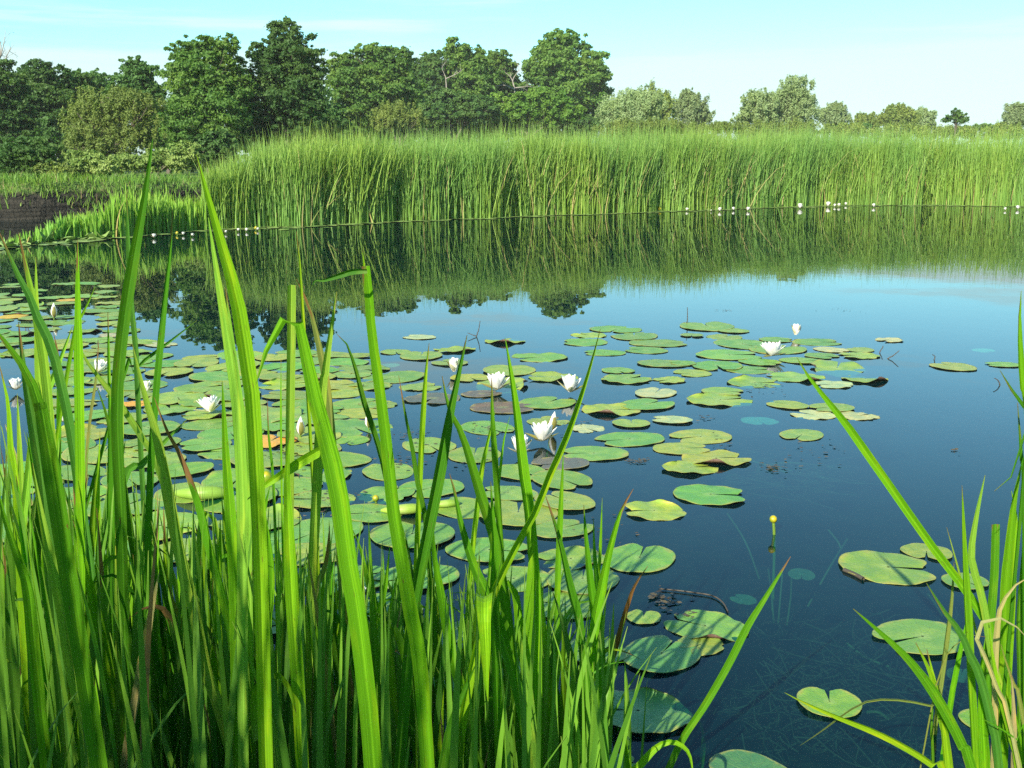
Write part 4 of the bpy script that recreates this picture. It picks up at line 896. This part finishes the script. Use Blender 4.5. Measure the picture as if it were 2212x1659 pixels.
B = [
 ([(275,1659),(262,1150),(252,900),(262,740),(285,580),(312,430),(330,298)],27,DK,.03,"tall dark blade curving right whose tip rises above the reeds, at the left"),
 ([(318,1500),(322,1100),(336,860),(345,760),(357,640),(368,540),(373,450)],24,DK,.04,"dark straight blade just right of the tallest left blade, ending at the far waterline"),
 ([(575,1659),(562,1200),(547,886),(535,790),(513,653),(480,533),(447,417),(424,333)],33,YG,.03,"tall bright blade leaning left with a broad pointed tip above the far reeds"),
 ([(524,1500),(523,1106),(513,886),(500,786),(487,703),(473,620),(463,553),(450,470)],28,PA,.0,"pale blade running up behind the tall left-leaning bright blade"),
 ([(535,1400),(528,1000),(513,860),(500,740),(487,622)],26,PA,.10,"pale blade with a dark brown crack along its midrib"),
 ([(510,1450),(505,1250),(497,1106),(489,1000),(480,823)],26,BR,.02,"bright yellow-green blade with a shadowed foot, tip beside the white left lily"),
 ([(806,1659),(790,1480),(770,1320),(752,1220),(729,1053),(705,953),(679,853),(655,740),(640,680),(628,664),(612,690),(592,720),(572,765),(552,832)],46,BR,.0,"broad bright central blade folded over at its top"),
 ([(624,1400),(625,1106),(627,886),(629,750),(630,616)],20,PA,.0,"pale stem cut off flat at the top beside the folded blade"),
 ([(653,1650),(645,1500),(630,1273),(622,1106),(620,1020),(627,930)],29,YG,.02,"bright straight blade with a rounded tip left of the broad folded blade"),
 ([(735,1200),(722,1000),(706,836),(690,753),(670,670),(640,603)],19,OLV,.14,"ragged brown-tipped yellowish blade behind the broad folded one"),
 ([(690,950),(703,803),(710,750),(717,703),(727,630)],23,PA,.02,"short light blade leaning right between the folded blade and the sheathed stem"),
 ([(920,1600),(905,1420),(887,1323),(870,1223),(850,1106),(834,953),(817,820),(803,720),(797,640),(790,575)],35,BR,.0,"thick smooth sheathed stem leaning left, tallest at mid clump"),
 ([(900,1320),(876,1180),(845,1080),(824,986),(804,920),(787,870),(767,793),(745,735),(728,722)],13,DK,.05,"thin dark stem with a broken hooked tip left of the thick sheathed stem"),
 ([(884,1606),(890,1440),(897,1273),(904,1106),(911,953),(919,820),(927,741)],13,YG,.06,"slender straight bright blade right of the thick sheathed stem"),
 ([(930,1250),(917,1106),(904,1053),(891,970),(877,903),(861,810)],18,DK,.18,"dark narrow blade with a pale brown tip right of the thick stem"),
 ([(880,1450),(900,1280),(934,1106),(954,1003),(971,903),(992,803),(1009,724)],26,DK,.07,"dark blade leaning right with bright yellow edges and a purple tip"),
 ([(1110,1450),(1085,1260),(1064,1150),(1044,1086),(1024,1020),(997,936),(971,886),(955,812)],24,MID,.05,"blade leaning left crossed by shadows, rising behind the dark yellow-edged one"),
 ([(1160,1500),(1158,1300),(1144,1106),(1134,1036),(1124,953),(1114,870),(1101,786),(1091,730)],25,BR,.05,"straight swordlike blade with a small purple tip between two white lilies"),
 ([(985,1659),(1020,1450),(1060,1300),(1110,1190),(1157,1106),(1184,1036),(1221,953),(1251,870),(1277,786),(1297,710)],24,YG,.06,"long bright blade leaning right across the big white lily"),
 ([(1095,1500),(1085,1250),(1077,1106),(1071,1020),(1064,903),(1062,816)],14,MID,.10,"narrow dark-tipped blade rising through the many-petalled lily"),
 ([(1020,1200),(1032,1090),(1040,1020),(1054,953),(1070,886)],13,YG,.03,"thin bright blade leaning right below the many-petalled lily"),
 ([(1060,1200),(1072,1080),(1080,1020),(1088,953),(1101,900)],7,BR,.03,None),
 ([(1200,1500),(1205,1250),(1211,1106),(1217,980)],14,BR,.03,None),
 ([(1262,1659),(1267,1590),(1274,1473),(1284,1356),(1301,1266),(1317,1190),(1341,1106),(1368,1056)],23,BR,.16,"pale brown-tipped blade leaning right, rightmost tall one of the clump"),
 ([(1150,1659),(1120,1500),(1070,1330),(1024,1223),(994,1123),(984,1070),(971,1023)],26,MID,.12,"broad dark blade with yellow edges curving left at mid clump"),
 ([(1046,1340,.12),(1046,1300,.08),(1046,1283,.03),(1046,1280,-.01),(1046,1300,-.04),(1046,1340,-.06),(1049,1400,-.06),(1050,1460,-.05),(1054,1515,-.04)],42,YG,.0,"broad limp blade hanging straight down with its pointed end low at mid clump"),
 ([(1185,1620),(1175,1540),(1124,1400),(1121,1340),(1112,1280),(1096,1258),(1080,1280),(1075,1330),(1074,1373)],22,BR,.0,"blade bent into a narrow arch right of the hanging limp blade"),
 ([(1280,1659),(1284,1606),(1294,1523),(1314,1456),(1337,1373),(1354,1313),(1371,1266),(1399,1223)],12,BROWN,.25,"dead dark brown blade leaning right over the pale pads"),
 ([(1290,1600),(1293,1540),(1296,1473),(1297,1390)],20,DK,.0,"short dark blade with a blunt rounded tip beside the dead brown blade"),
 ([(1205,1650),(1214,1606),(1234,1523),(1254,1440)],16,TAN,.2,"short dead tan blade near the dead dark brown one"),
 ([(1295,1480),(1285,1330),(1275,1250),(1265,1150),(1261,1090)],20,MID,.0,"upright blade at the clump's right margin, left of the pale brown-tipped one"),
 ([(1296,1330),(1290,1260),(1284,1190),(1282,1119)],16,MID,.03,None),
 ([(1262,1500),(1272,1406),(1288,1290),(1296,1200),(1301,1075)],8,BR,.0,None),
 ([(1275,1600),(1262,1440),(1251,1340),(1234,1273),(1211,1173),(1192,1110),(1177,1068)],22,DK,.25,"dark blade with a long brown margin near the clump's right side"),
 ([(1140,1659),(1137,1500),(1143,1306),(1150,1180),(1153,1095)],25,BR,.0,"blade standing right against the swordlike one"),
 ([(1190,1659),(1184,1500),(1181,1440),(1174,1340),(1168,1246)],22,YG,.0,"bright pointed blade just left of the dark brown-margined blade"),
 ([(1265,1640),(1250,1490),(1234,1423),(1214,1340),(1194,1278)],22,BLU,.0,"greyish-green blade leaning left near the clump's right side"),
 ([(1225,1640),(1204,1506),(1187,1440),(1174,1356)],20,DK,.0,None),
 ([(1232,1659),(1228,1630),(1218,1560),(1195,1506),(1150,1475),(1100,1468),(1065,1478)],11,BLU,.0,"thin grey-green blade arching over to the left near the bottom of the clump"),
 ([(952,1659),(954,1540),(956,1500),(957,1456)],21,YG,.0,"short bright blade with a sharp tip near the bottom of mid clump"),
 ([(960,1640),(977,1556),(1004,1490),(1030,1430)],26,DK,.0,"short dark blade leaning right near the bottom of mid clump"),
 ([(945,1680),(924,1623),(891,1573),(857,1533)],24,BLU,.08,"short grey-green blade leaning far left at the bottom"),
 ([(990,1659),(965,1520),(927,1406),(921,1360),(917,1323)],15,DK,.0,None),
 ([(940,1659),(924,1590),(911,1506),(901,1426)],23,BLU,.0,None),
 ([(870,1500),(848,1420),(820,1333),(797,1266),(780,1190),(760,1140)],15,MID,.0,None),
 ([(1010,1560),(990,1473),(971,1390),(951,1273),(937,1190),(934,1100)],22,MID,.0,None),
 ([(1075,1480),(1068,1300),(1070,1180),(1064,1106),(1060,1040)],24,MID,.05,None),
 ([(1015,1600),(1022,1480),(1030,1340),(1036,1200)],20,BR,.0,None),
 ([(175,1500),(174,1250),(173,1020),(171,853),(168,653),(168,518)],24,BR,.07,"tall straight bright blade at the left with a rusty tip at the far waterline"),
 ([(95,1300),(87,1000),(84,836),(82,753),(79,653),(77,555)],20,PA,.02,"pale straight blade near the left edge with a fine point"),
 ([(125,1150),(100,830),(78,680),(62,603),(40,503)],20,PA,.10,"pale blade leaning left with a whitish tip near the left edge"),
 ([(170,1050),(147,903),(133,836),(110,746),(87,703),(70,653),(43,603),(-5,495)],22,BLU,.0,"dark blue-green blade slanting down from the upper left edge"),
 ([(110,1010),(85,880),(60,810),(20,750),(-30,690)],36,MID,.0,"broad blade entering slantwise from the left edge, banded by shadow"),
 ([(110,1250),(90,1036),(77,953),(63,870),(50,786),(40,698)],24,BLU,.12,"greyish blade with a pinkish withered tip near the left edge"),
 ([(150,780),(175,685),(190,655),(205,620)],9,BR,.05,"little bright blade tip slanting right behind the straight rusty-tipped blade"),
 ([(70,950),(83,886),(107,836),(133,770),(157,704)],17,PA,.0,"light blade slanting right across the blades at the left"),
 ([(370,1106),(330,983),(307,946),(273,893),(233,840),(187,780),(160,726)],15,PA,.04,"pale pointed blade slanting down to the right across the left lily"),
 ([(515,1680),(503,1640),(477,1540),(443,1440),(417,1306),(390,1206),(370,1106),(357,1036),(337,936),(317,870),(300,803),(286,744)],28,PA,.05,"long pale blade leaning left with a whitish tip at the left"),
 ([(520,1500),(490,1330),(450,1180),(433,1106),(410,1036),(383,970),(360,930),(333,858)],26,MID,.42,"blade with a rust-brown withered tip in front of the left lily pads"),
 ([(250,1300),(257,1086),(263,953),(267,812)],18,PA,.08,None),
 ([(300,900),(293,753),(283,653),(278,560),(273,418)],13,BLU,.08,"thin pale grey blade close behind the tall dark left blade"),
 ([(243,1000),(250,853),(258,760),(262,700),(261,638)],22,DK,.08,"dark blade with a rounded brown tip beside the tall dark left blade"),
 ([(262,830),(275,818),(307,783),(360,743),(400,712),(425,692)],7,DK,.0,"thin dark stem slanting right across the pale pads at the left"),
 ([(128,1150),(127,953),(127,786),(115,718)],12,MID,.15,None),
 ([(185,1050),(193,920),(207,820),(213,738)],8,OLV,.1,None),
 ([(233,1200),(237,920),(235,786),(233,674)],7,BR,.1,None),
 ([(268,1060),(253,980),(240,936),(227,886),(209,836)],18,DK,.0,None),
 ([(210,1200),(213,1020),(216,930)],14,YG,.0,None),
 ([(172,1350),(167,1106),(163,1053),(160,938)],20,MID,.42,"blade with a long rust streak below the straight rusty-tipped blade"),
 ([(45,1300),(33,1036),(23,970),(17,870),(-2,785)],20,YG,.0,None),
 ([(52,1350),(47,1086),(43,986),(37,850)],15,PA,.05,None),
 ([(150,1400),(97,1106),(77,1036),(58,934)],20,MID,.0,None),
 ([(130,1300),(120,1086),(110,1000),(103,924)],16,DK,.05,None),
 ([(260,1060),(300,1010),(350,960),(404,906)],16,BLU,.0,"blue-green blade slanting right with its tip above the white left lily's pad"),
 ([(720,960),(664,990),(617,1020),(567,1053),(532,1081)],24,YG,.0,"bright blade lying nearly level, its point to the lower left by the yellow bud"),
 ([(598,1250),(590,1036),(580,936),(578,864)],7,MID,.2,None),
 ([(610,1150),(607,920),(607,776)],5,BR,.0,None),
 ([(520,1200),(515,1046),(523,1003),(534,972),(544,948)],8,BROWN,.3,"small curled dead leaf against the brown-cracked pale blade"),
 ([(-10,1630),(7,1619),(100,1566),(187,1496),(300,1396),(413,1326)],10,TAN,.0,"salmon-tan dead stalk lying slantwise across the lower left"),
 ([(358,1680),(362,1650),(370,1626),(384,1619),(397,1623),(408,1650),(412,1680)],13,BROWN,.0,"brown dead leaf bent double at the bottom left"),
 ([(90,1668),(100,1655),(167,1596),(267,1563),(367,1586),(450,1612),(547,1636)],6,OLV,.0,"thin olive stalk arching along the bottom left"),
 ([(262,1620),(253,1573),(230,1440),(207,1323),(180,1206),(157,1124)],26,BR,.05,"bright blade with a purple-edged tip in the shaded lower left"),
 ([(205,1640),(187,1573),(153,1440),(132,1306),(110,1206),(88,1106),(70,1000)],26,PA,.0,"wide pale-lit blade leaning left in the lower left"),
 ([(90,1560),(73,1406),(60,1273),(33,1190),(7,1110),(-8,1040)],28,MID,.0,None),
 ([(130,1659),(122,1506),(117,1400),(114,1330),(110,1240)],16,PA,.0,None),
 ([(315,1450),(305,1350),(297,1273),(287,1198)],20,MID,.08,None),
 ([(405,1680),(397,1600),(360,1506),(323,1406),(293,1320),(255,1248)],20,PA,.03,None),
 ([(375,1680),(355,1640),(333,1590),(300,1490),(253,1390),(213,1293),(207,1248)],18,BLU,.0,None),
 ([(460,1600),(427,1456),(400,1370),(383,1323),(360,1256),(337,1172)],18,OLV,.45,"dead-tipped reddish blade in the shaded lower left of the clump"),
 ([(470,1620),(462,1500),(447,1373),(433,1240),(434,1150),(442,1112),(456,1112),(467,1140),(483,1223),(500,1300)],17,PA,.0,"pale blade folded at its peak like a tent, lower left of mid clump"),
 ([(530,1330),(537,1270),(545,1246),(533,1206),(522,1185),(510,1173)],9,BROWN,.3,"curled dry brown tip in the shade of the clump"),
 ([(640,1680),(633,1650),(617,1506),(607,1373),(603,1286)],24,YG,.0,"bright blade with a torn flat top at lower mid left"),
 ([(670,1400),(677,1290),(700,1230),(708,1190),(712,1135)],22,OLV,.2,"yellowing blade with a withered bent top left of the broad central blade"),
 ([(560,1600),(556,1520),(570,1470),(600,1460),(625,1490),(640,1540)],30,BR,.0,"broad short leaf arching right in the lower clump"),
 ([(165,1560),(170,1500),(187,1440),(213,1403),(233,1386),(255,1394)],13,PA,.0,"pale curled leaf tip arching in the lower left shade"),
 ([(595,1659),(585,1520),(560,1380),(535,1250),(520,1150)],24,MID,.0,None),
 ([(690,1659),(682,1500),(690,1350),(702,1220)],22,BR,.0,None),
 ([(740,1659),(735,1500),(722,1380),(728,1250)],18,DK,.05,None),
 ([(760,1620),(776,1480),(800,1380),(830,1280),(842,1180)],20,BR,.0,None),
 ([(560,1500),(577,1360),(585,1230),(570,1110),(556,1040)],20,BR,.0,None),
 ([(1485,1672),(1505,1640),(1488,1628),(1472,1610),(1447,1602),(1417,1616),(1381,1659),(1360,1690)],0,YG,.0,None),
 ([(1510,1690),(1520,1600),(1508,1550),(1500,1560)],12,BR,.0,"thin curled leaf hooked over at the bottom right of the clump"),
 ([(1312,1650),(1324,1590),(1345,1560),(1367,1538)],13,DK,.0,None),
 ([(1440,1672),(1475,1596),(1525,1520),(1575,1433),(1615,1353),(1648,1300),(1681,1246),(1708,1202)],18,MID,.14,"pale-tipped blade leaning far right over open water"),
]
for (pts, w, tint, br, lab) in B:
    L_ = lab or ""
    loose = any(t in L_ for t in ("hanging straight", "nearly level", "slantwise across", "bent double", "along the bottom left", "small curled dead", "curled dry brown", "curled leaf tip", "broad short leaf arching"))
    if w: blade(pts, w, tint, br, lab, yaw=0.0 if w >= 40 else None, cut=.5 if "thick smooth sheathed" in L_ else .88 if any(t in L_ for t in ("cut off flat", "torn flat")) else 0, root=not loose, s0=(1, 0, 0) if "hanging straight" in L_ else None)
blade([(1345,1700),(1381,1655),(1417,1616),(1447,1603),(1472,1610),(1490,1632),(1498,1680)], 24, YG, 0, "bright blade arching over to the right at the bottom edge", yaw=.1)
# the sheathed stem's broken leaf
blade([(793,586),(760,588),(730,597),(700,606),(682,606),(675,617)], 13, DK, 0, "leaf bent level to the left at the head of the thick sheathed stem", Y=1.80, root=False, yaw=.2)
blade([(785,600),(786,572),(783,543)], 6, YG, .1, "tiny bright blade tip above the thick sheathed stem's head", Y=1.88, root=False)
blade([(655,690),(646,560),(640,500)], 8, YG, .1, "slim bright tip rising behind the ragged brown-tipped blade", Y=2.3)

R_ = [
 ([(2150,1400),(2125,1336),(2075,1260),(2025,1196),(1975,1126),(1908,1030),(1868,973),(1835,926),(1791,870),(1751,820),(1721,772)],19,BR,.04,"long diagonal blade reaching far left from the right-hand clump",2.55),
 ([(2160,1680),(2141,1556),(2115,1456),(2091,1406),(2075,1366),(2041,1323),(2001,1259)],20,BLU,.0,"grey-green blade bent to the left in front of the right-hand clump",2.05),
 ([(2105,1680),(2078,1610),(2048,1550),(2008,1483),(1958,1420),(1901,1366),(1843,1315)],24,MID,.0,"green blade leaning left over the largest plain pad",2.1),
 ([(2050,1690),(2021,1659),(1968,1623),(1891,1583),(1808,1550),(1741,1520),(1695,1496)],18,YG,.0,"low blade stretching left across the heart-shaped pad",2.15),
 ([(2060,1560),(2025,1530),(1941,1513),(1875,1516),(1825,1543),(1775,1580),(1728,1611)],9,OLV,.0,"thin olive blade arching over the heart-shaped pad",2.25),
 ([(2022,1560),(2041,1420),(2055,1306),(2061,1213)],15,OLV,.04,"upright olive blade with a pale notch behind the right-hand clump",2.7),
 ([(2110,1700),(2104,1560),(2097,1440),(2093,1340),(2085,1206),(2078,1048)],24,BR,.05,"broad upright blade narrowing to a dark needle tip in the right-hand clump",2.35),
 ([(2205,1690),(2188,1606),(2165,1506),(2141,1406),(2128,1323),(2115,1266),(2098,1206),(2108,1123),(2128,1026)],17,PA,.06,"pale yellowish blade twisting up to a thin point in the right-hand clump",2.4),
 ([(2132,1500),(2138,1373),(2148,1240),(2151,1133)],22,MID,.0,"green blade with a cut blunt top in the right-hand clump",2.6),
 ([(2170,1500),(2172,1300),(2180,1190),(2190,1090),(2207,1000)],22,BR,.0,"upright blade near the right edge passing behind the pale arch",2.5),
 ([(2225,1000),(2210,830),(2204,740),(2203,680),(2206,628)],16,BR,.05,"tall blade tip rising along the right edge",2.3),
 ([(2245,960),(2220,895),(2205,866),(2181,836),(2160,800)],17,DK,.0,"dark short blade poking in from the right edge, tip to the left",2.3),
 ([(2212,1100),(2207,1000),(2204,950),(2198,870)],9,DK,.1,"small dark-tipped blade close to the right edge",2.4),
 ([(2148,1600),(2150,1430),(2158,1326),(2171,1293),(2191,1266),(2225,1245)],14,TAN,.0,"pale tan dead blade curving out past the right edge",2.2),
 ([(2190,1600),(2155,1490),(2128,1420),(2110,1380),(2116,1350),(2145,1334),(2185,1345),(2225,1385)],9,(.40,.38,.15),.0,"tan dead blade bent into a hoop at the right-hand clump",2.0),
 ([(2012,1530),(2025,1473),(2045,1415),(2068,1390),(2101,1373),(2130,1376)],5,OLV,.0,"fine brownish stalk arching through the right-hand clump",2.4),
 ([(2050,1640),(2035,1560),(2025,1510),(2008,1450),(1978,1388)],13,YG,.06,"short split-tipped yellow-green blade standing in the water, left one",2.5),
 ([(2040,1600),(2030,1530),(2018,1470),(2002,1402)],12,YG,.12,"short split-tipped yellow-green blade standing in the water, right one",2.5),
 ([(2200,1690),(2186,1600),(2161,1506),(2145,1423),(2135,1340)],15,YG,.0,"thick yellow cane with joints in the right-hand clump",2.05),
 ([(2128,1700),(2122,1560),(2120,1460),(2128,1380)],24,BR,.0,None,2.3),
 ([(2100,1330),(2085,1290),(2070,1230),(2045,1139)],6,PA,.0,"white-edged needle blade behind the diagonal blade on the right",2.8),
 ([(2215,990),(2193,1022),(2148,1061)],9,DK,.0,"short dark blade tip slanting down left by the right edge",2.3),
 ([(2015,1640),(2012,1580),(2016,1520),(2030,1470)],8,MID,.0,"narrow blade standing straight in the water by the split-tipped ones",2.55),
 ([(2052,1530),(2062,1470),(2078,1390),(2090,1330)],11,BR,.0,None,2.6),
 ([(2212,1560),(2190,1480),(2170,1420),(2162,1392)],10,OLV,.0,None,2.1),
 ([(2190,1640),(2190,1560),(2188,1500),(2184,1450)],14,TAN,.1,"pinkish dead sheath beside the thick yellow cane",2.1),
 ([(2230,1620),(2200,1600),(2160,1572),(2120,1552)],9,MID,.0,None,2.0),
 ([(2180,1420),(2188,1250),(2195,1130),(2185,1060)],16,YG,.0,None,2.7),
 ([(2205,1500),(2203,1350),(2212,1200),(2216,1080)],18,MID,.05,None,2.6),
]
for (pts, w, tint, br, lab, Y) in R_:
    blade(pts, w, tint, br, lab or "green blade standing among others in the clump at the right edge", Y=Y, group=GBR, endz=-.32, cut=.85 if "cut blunt" in (lab or "") else 0)

# the rest of the clump: single blades copied from a few kinds
def proto_blade(seed):
    rg = np.random.default_rng(seed); n = 16; t = np.linspace(0, 1, n)
    lean = abs(rg.normal(0, .10)) + .03; cv = rg.uniform(1.3, 3)
    droop = rg.random() < .3
    P = np.stack([lean * t ** cv + (.22 * np.clip(t - .6, 0, 1) ** 1.5 * 2 if droop else 0), .02 * np.sin(t * 3 + seed), t - (.9 * np.clip(t - .72, 0, 1) ** 1.6 * 2 if droop else 0)], -1)
    return blade_mesh(P, .030, rg.uniform(.18, .45), rg.uniform(-.4, .4), keel=rg.uniform(.16, .42))
PB = [proto_blade(500 + i) for i in range(16)]
tip_prof = lambda px: np.interp(px, [-60, 0, 100, 200, 300, 450, 600, 750, 900, 1050, 1200, 1320], [820, 880, 900, 950, 990, 1030, 1060, 1110, 1130, 1160, 1210, 1330])
n_fill = 0
while n_fill < 190:
    px = brg.uniform(-60, 1325) if brg.random() < .65 else brg.uniform(-60, 560)
    py = tip_prof(px) + abs(brg.normal(0, 170)) + 15
    Yb = brg.uniform(2.15, 3.25)
    t = on_y(px, py, Yb)
    if t.z < .16: continue
    o = bpy.data.objects.new("sedge_blade", PB[brg.integers(16)]); COL.objects.link(o)
    H = t.z + .06
    o.location = (t.x + brg.normal(0, .05), Yb, -.06)
    ws = brg.uniform(.42, .92)
    o.scale = (ws if H < .6 else max(ws, .5), ws, H); o.rotation_euler = (brg.normal(0, .06), brg.normal(0, .08), brg.normal(0, .8) + (math.pi if brg.random() < .5 else 0))
    c = [BR, MID, MID, DK, BLU, PA, YG, BR][brg.integers(8)]; br = brg.choice([0, .05, .14, .4], p=[.4, .3, .2, .1])
    if brg.random() < .05: c = TAN
    j = brg.normal(0, .08, 3); vf = brg.uniform(.6, 1.15); c = (c[0] * vf, c[1] * vf, c[2] * vf); o.color = (c[0] * (1 + j[0]), c[1] * (1 + j[1]), c[2] * (1 + j[2]), br)
    tag(o, LBL, "grass blade", GBL); n_fill += 1
# low tangle of finer leaves and dead litter between the blades
mb = MB(); n = 420
px = brg.uniform(-80, 1330, n); Yb = brg.uniform(1.8, 3.1, n)
x = (px - CX) / F_PX * (Yb * cp + 1.2 * sp) ; keep = x < np.interp(Yb, [1.2, 3], [.16, .22]); x, Yb = x[keep], Yb[keep]; n = len(x)
Hh = brg.uniform(.18, .62, n) * np.interp(x, [-1.2, .2], [1.15, .8]); base = np.stack([x, Yb, ground_z(x, Yb).clip(-.1, 1)], -1)
lean = np.abs(brg.normal(0, .28, n)) + .04
mb.add(*ribbons(base, Hh, lean, brg.uniform(0, 6.3, n), brg.uniform(.007, .019, n), brg.uniform(1.3, 2.6, n), brg.random(n), 8, brg, .1))
tag(link("undergrowth", mb.mesh("undergrowth", M_UNDER)), "low tangle of finer leaves and litter between the foreground blades", "undergrowth", kind="stuff")
mb = MB(); n = 480
px = brg.uniform(-60, 1330, n); Yb = brg.uniform(2.0, 3.2, n); py = tip_prof(px) + np.abs(brg.normal(0, 150, n)) + 25
tp = np.array([on_y(a, b, c) for a, b, c in zip(px, py, Yb)]); ok = tp[:, 2] > .2; tp, Yb = tp[ok], Yb[ok]; n = len(tp)
mb.add(*ribbons(np.stack([tp[:, 0] + brg.normal(0, .05, n), Yb, np.full(n, -.06)], -1), tp[:, 2] + .06, np.abs(brg.normal(0, .09, n)) + .02, brg.uniform(0, 6.3, n), brg.uniform(.009, .021, n), brg.uniform(1.4, 3, n), brg.random(n) * .94, 10, brg, .06, brg.normal(0, .5, n)))
tag(link("sedge_thicket", mb.mesh("sedge_thicket", M_UNDER)), "finer sedge leaves crowding between the foreground blades", "undergrowth", kind="stuff")
# out-of-view plants beside and behind the camera, added to shade the lower left
mb = MB(); n = 1050; x = brg.uniform(-3.2, -.95, n); y = brg.uniform(-.7, .95, n)
base = np.stack([x, y, ground_z(x, y) - .02], -1)
mb.add(*ribbons(base, brg.uniform(1.0, 1.95, n), np.abs(brg.normal(0, .09, n)) + .03, brg.uniform(0, 6.3, n), brg.uniform(.012, .024, n), brg.uniform(1.3, 2.6, n), brg.random(n), 8, brg, .1))
tag(link("offframe_shade_sedge", mb.mesh("offframe_shade_sedge", M_UNDER)), "unseen sedge stand on the near bank, added to shade the lower left", "undergrowth", kind="stuff")

# ================================================================ air
def haze_box(x0, x1, y0, y1, z0, z1):
    V = [(x, y, z) for z in (z0, z1) for y in (y0, y1) for x in (x0, x1)]
    F = [(0, 2, 3, 1), (4, 5, 7, 6), (0, 1, 5, 4), (2, 6, 7, 3), (0, 4, 6, 2), (1, 3, 7, 5)]
    k = NT("summer_haze"); v = k.n("ShaderNodeVolumePrincipled")
    v.inputs["Color"].default_value = (.87, .92, .85, 1); v.inputs["Density"].default_value = .00035; v.inputs["Anisotropy"].default_value = 0.0
    k.t.links.new(v.outputs[0], k.out.inputs["Volume"])
    tag(link("haze", mesh_np("haze", V, F, k.m, smooth=False)), "faint summer haze over the pond and trees", "haze", kind="stuff")
haze_box(-960, 960, -80, 1460, -2.2, 13.0)
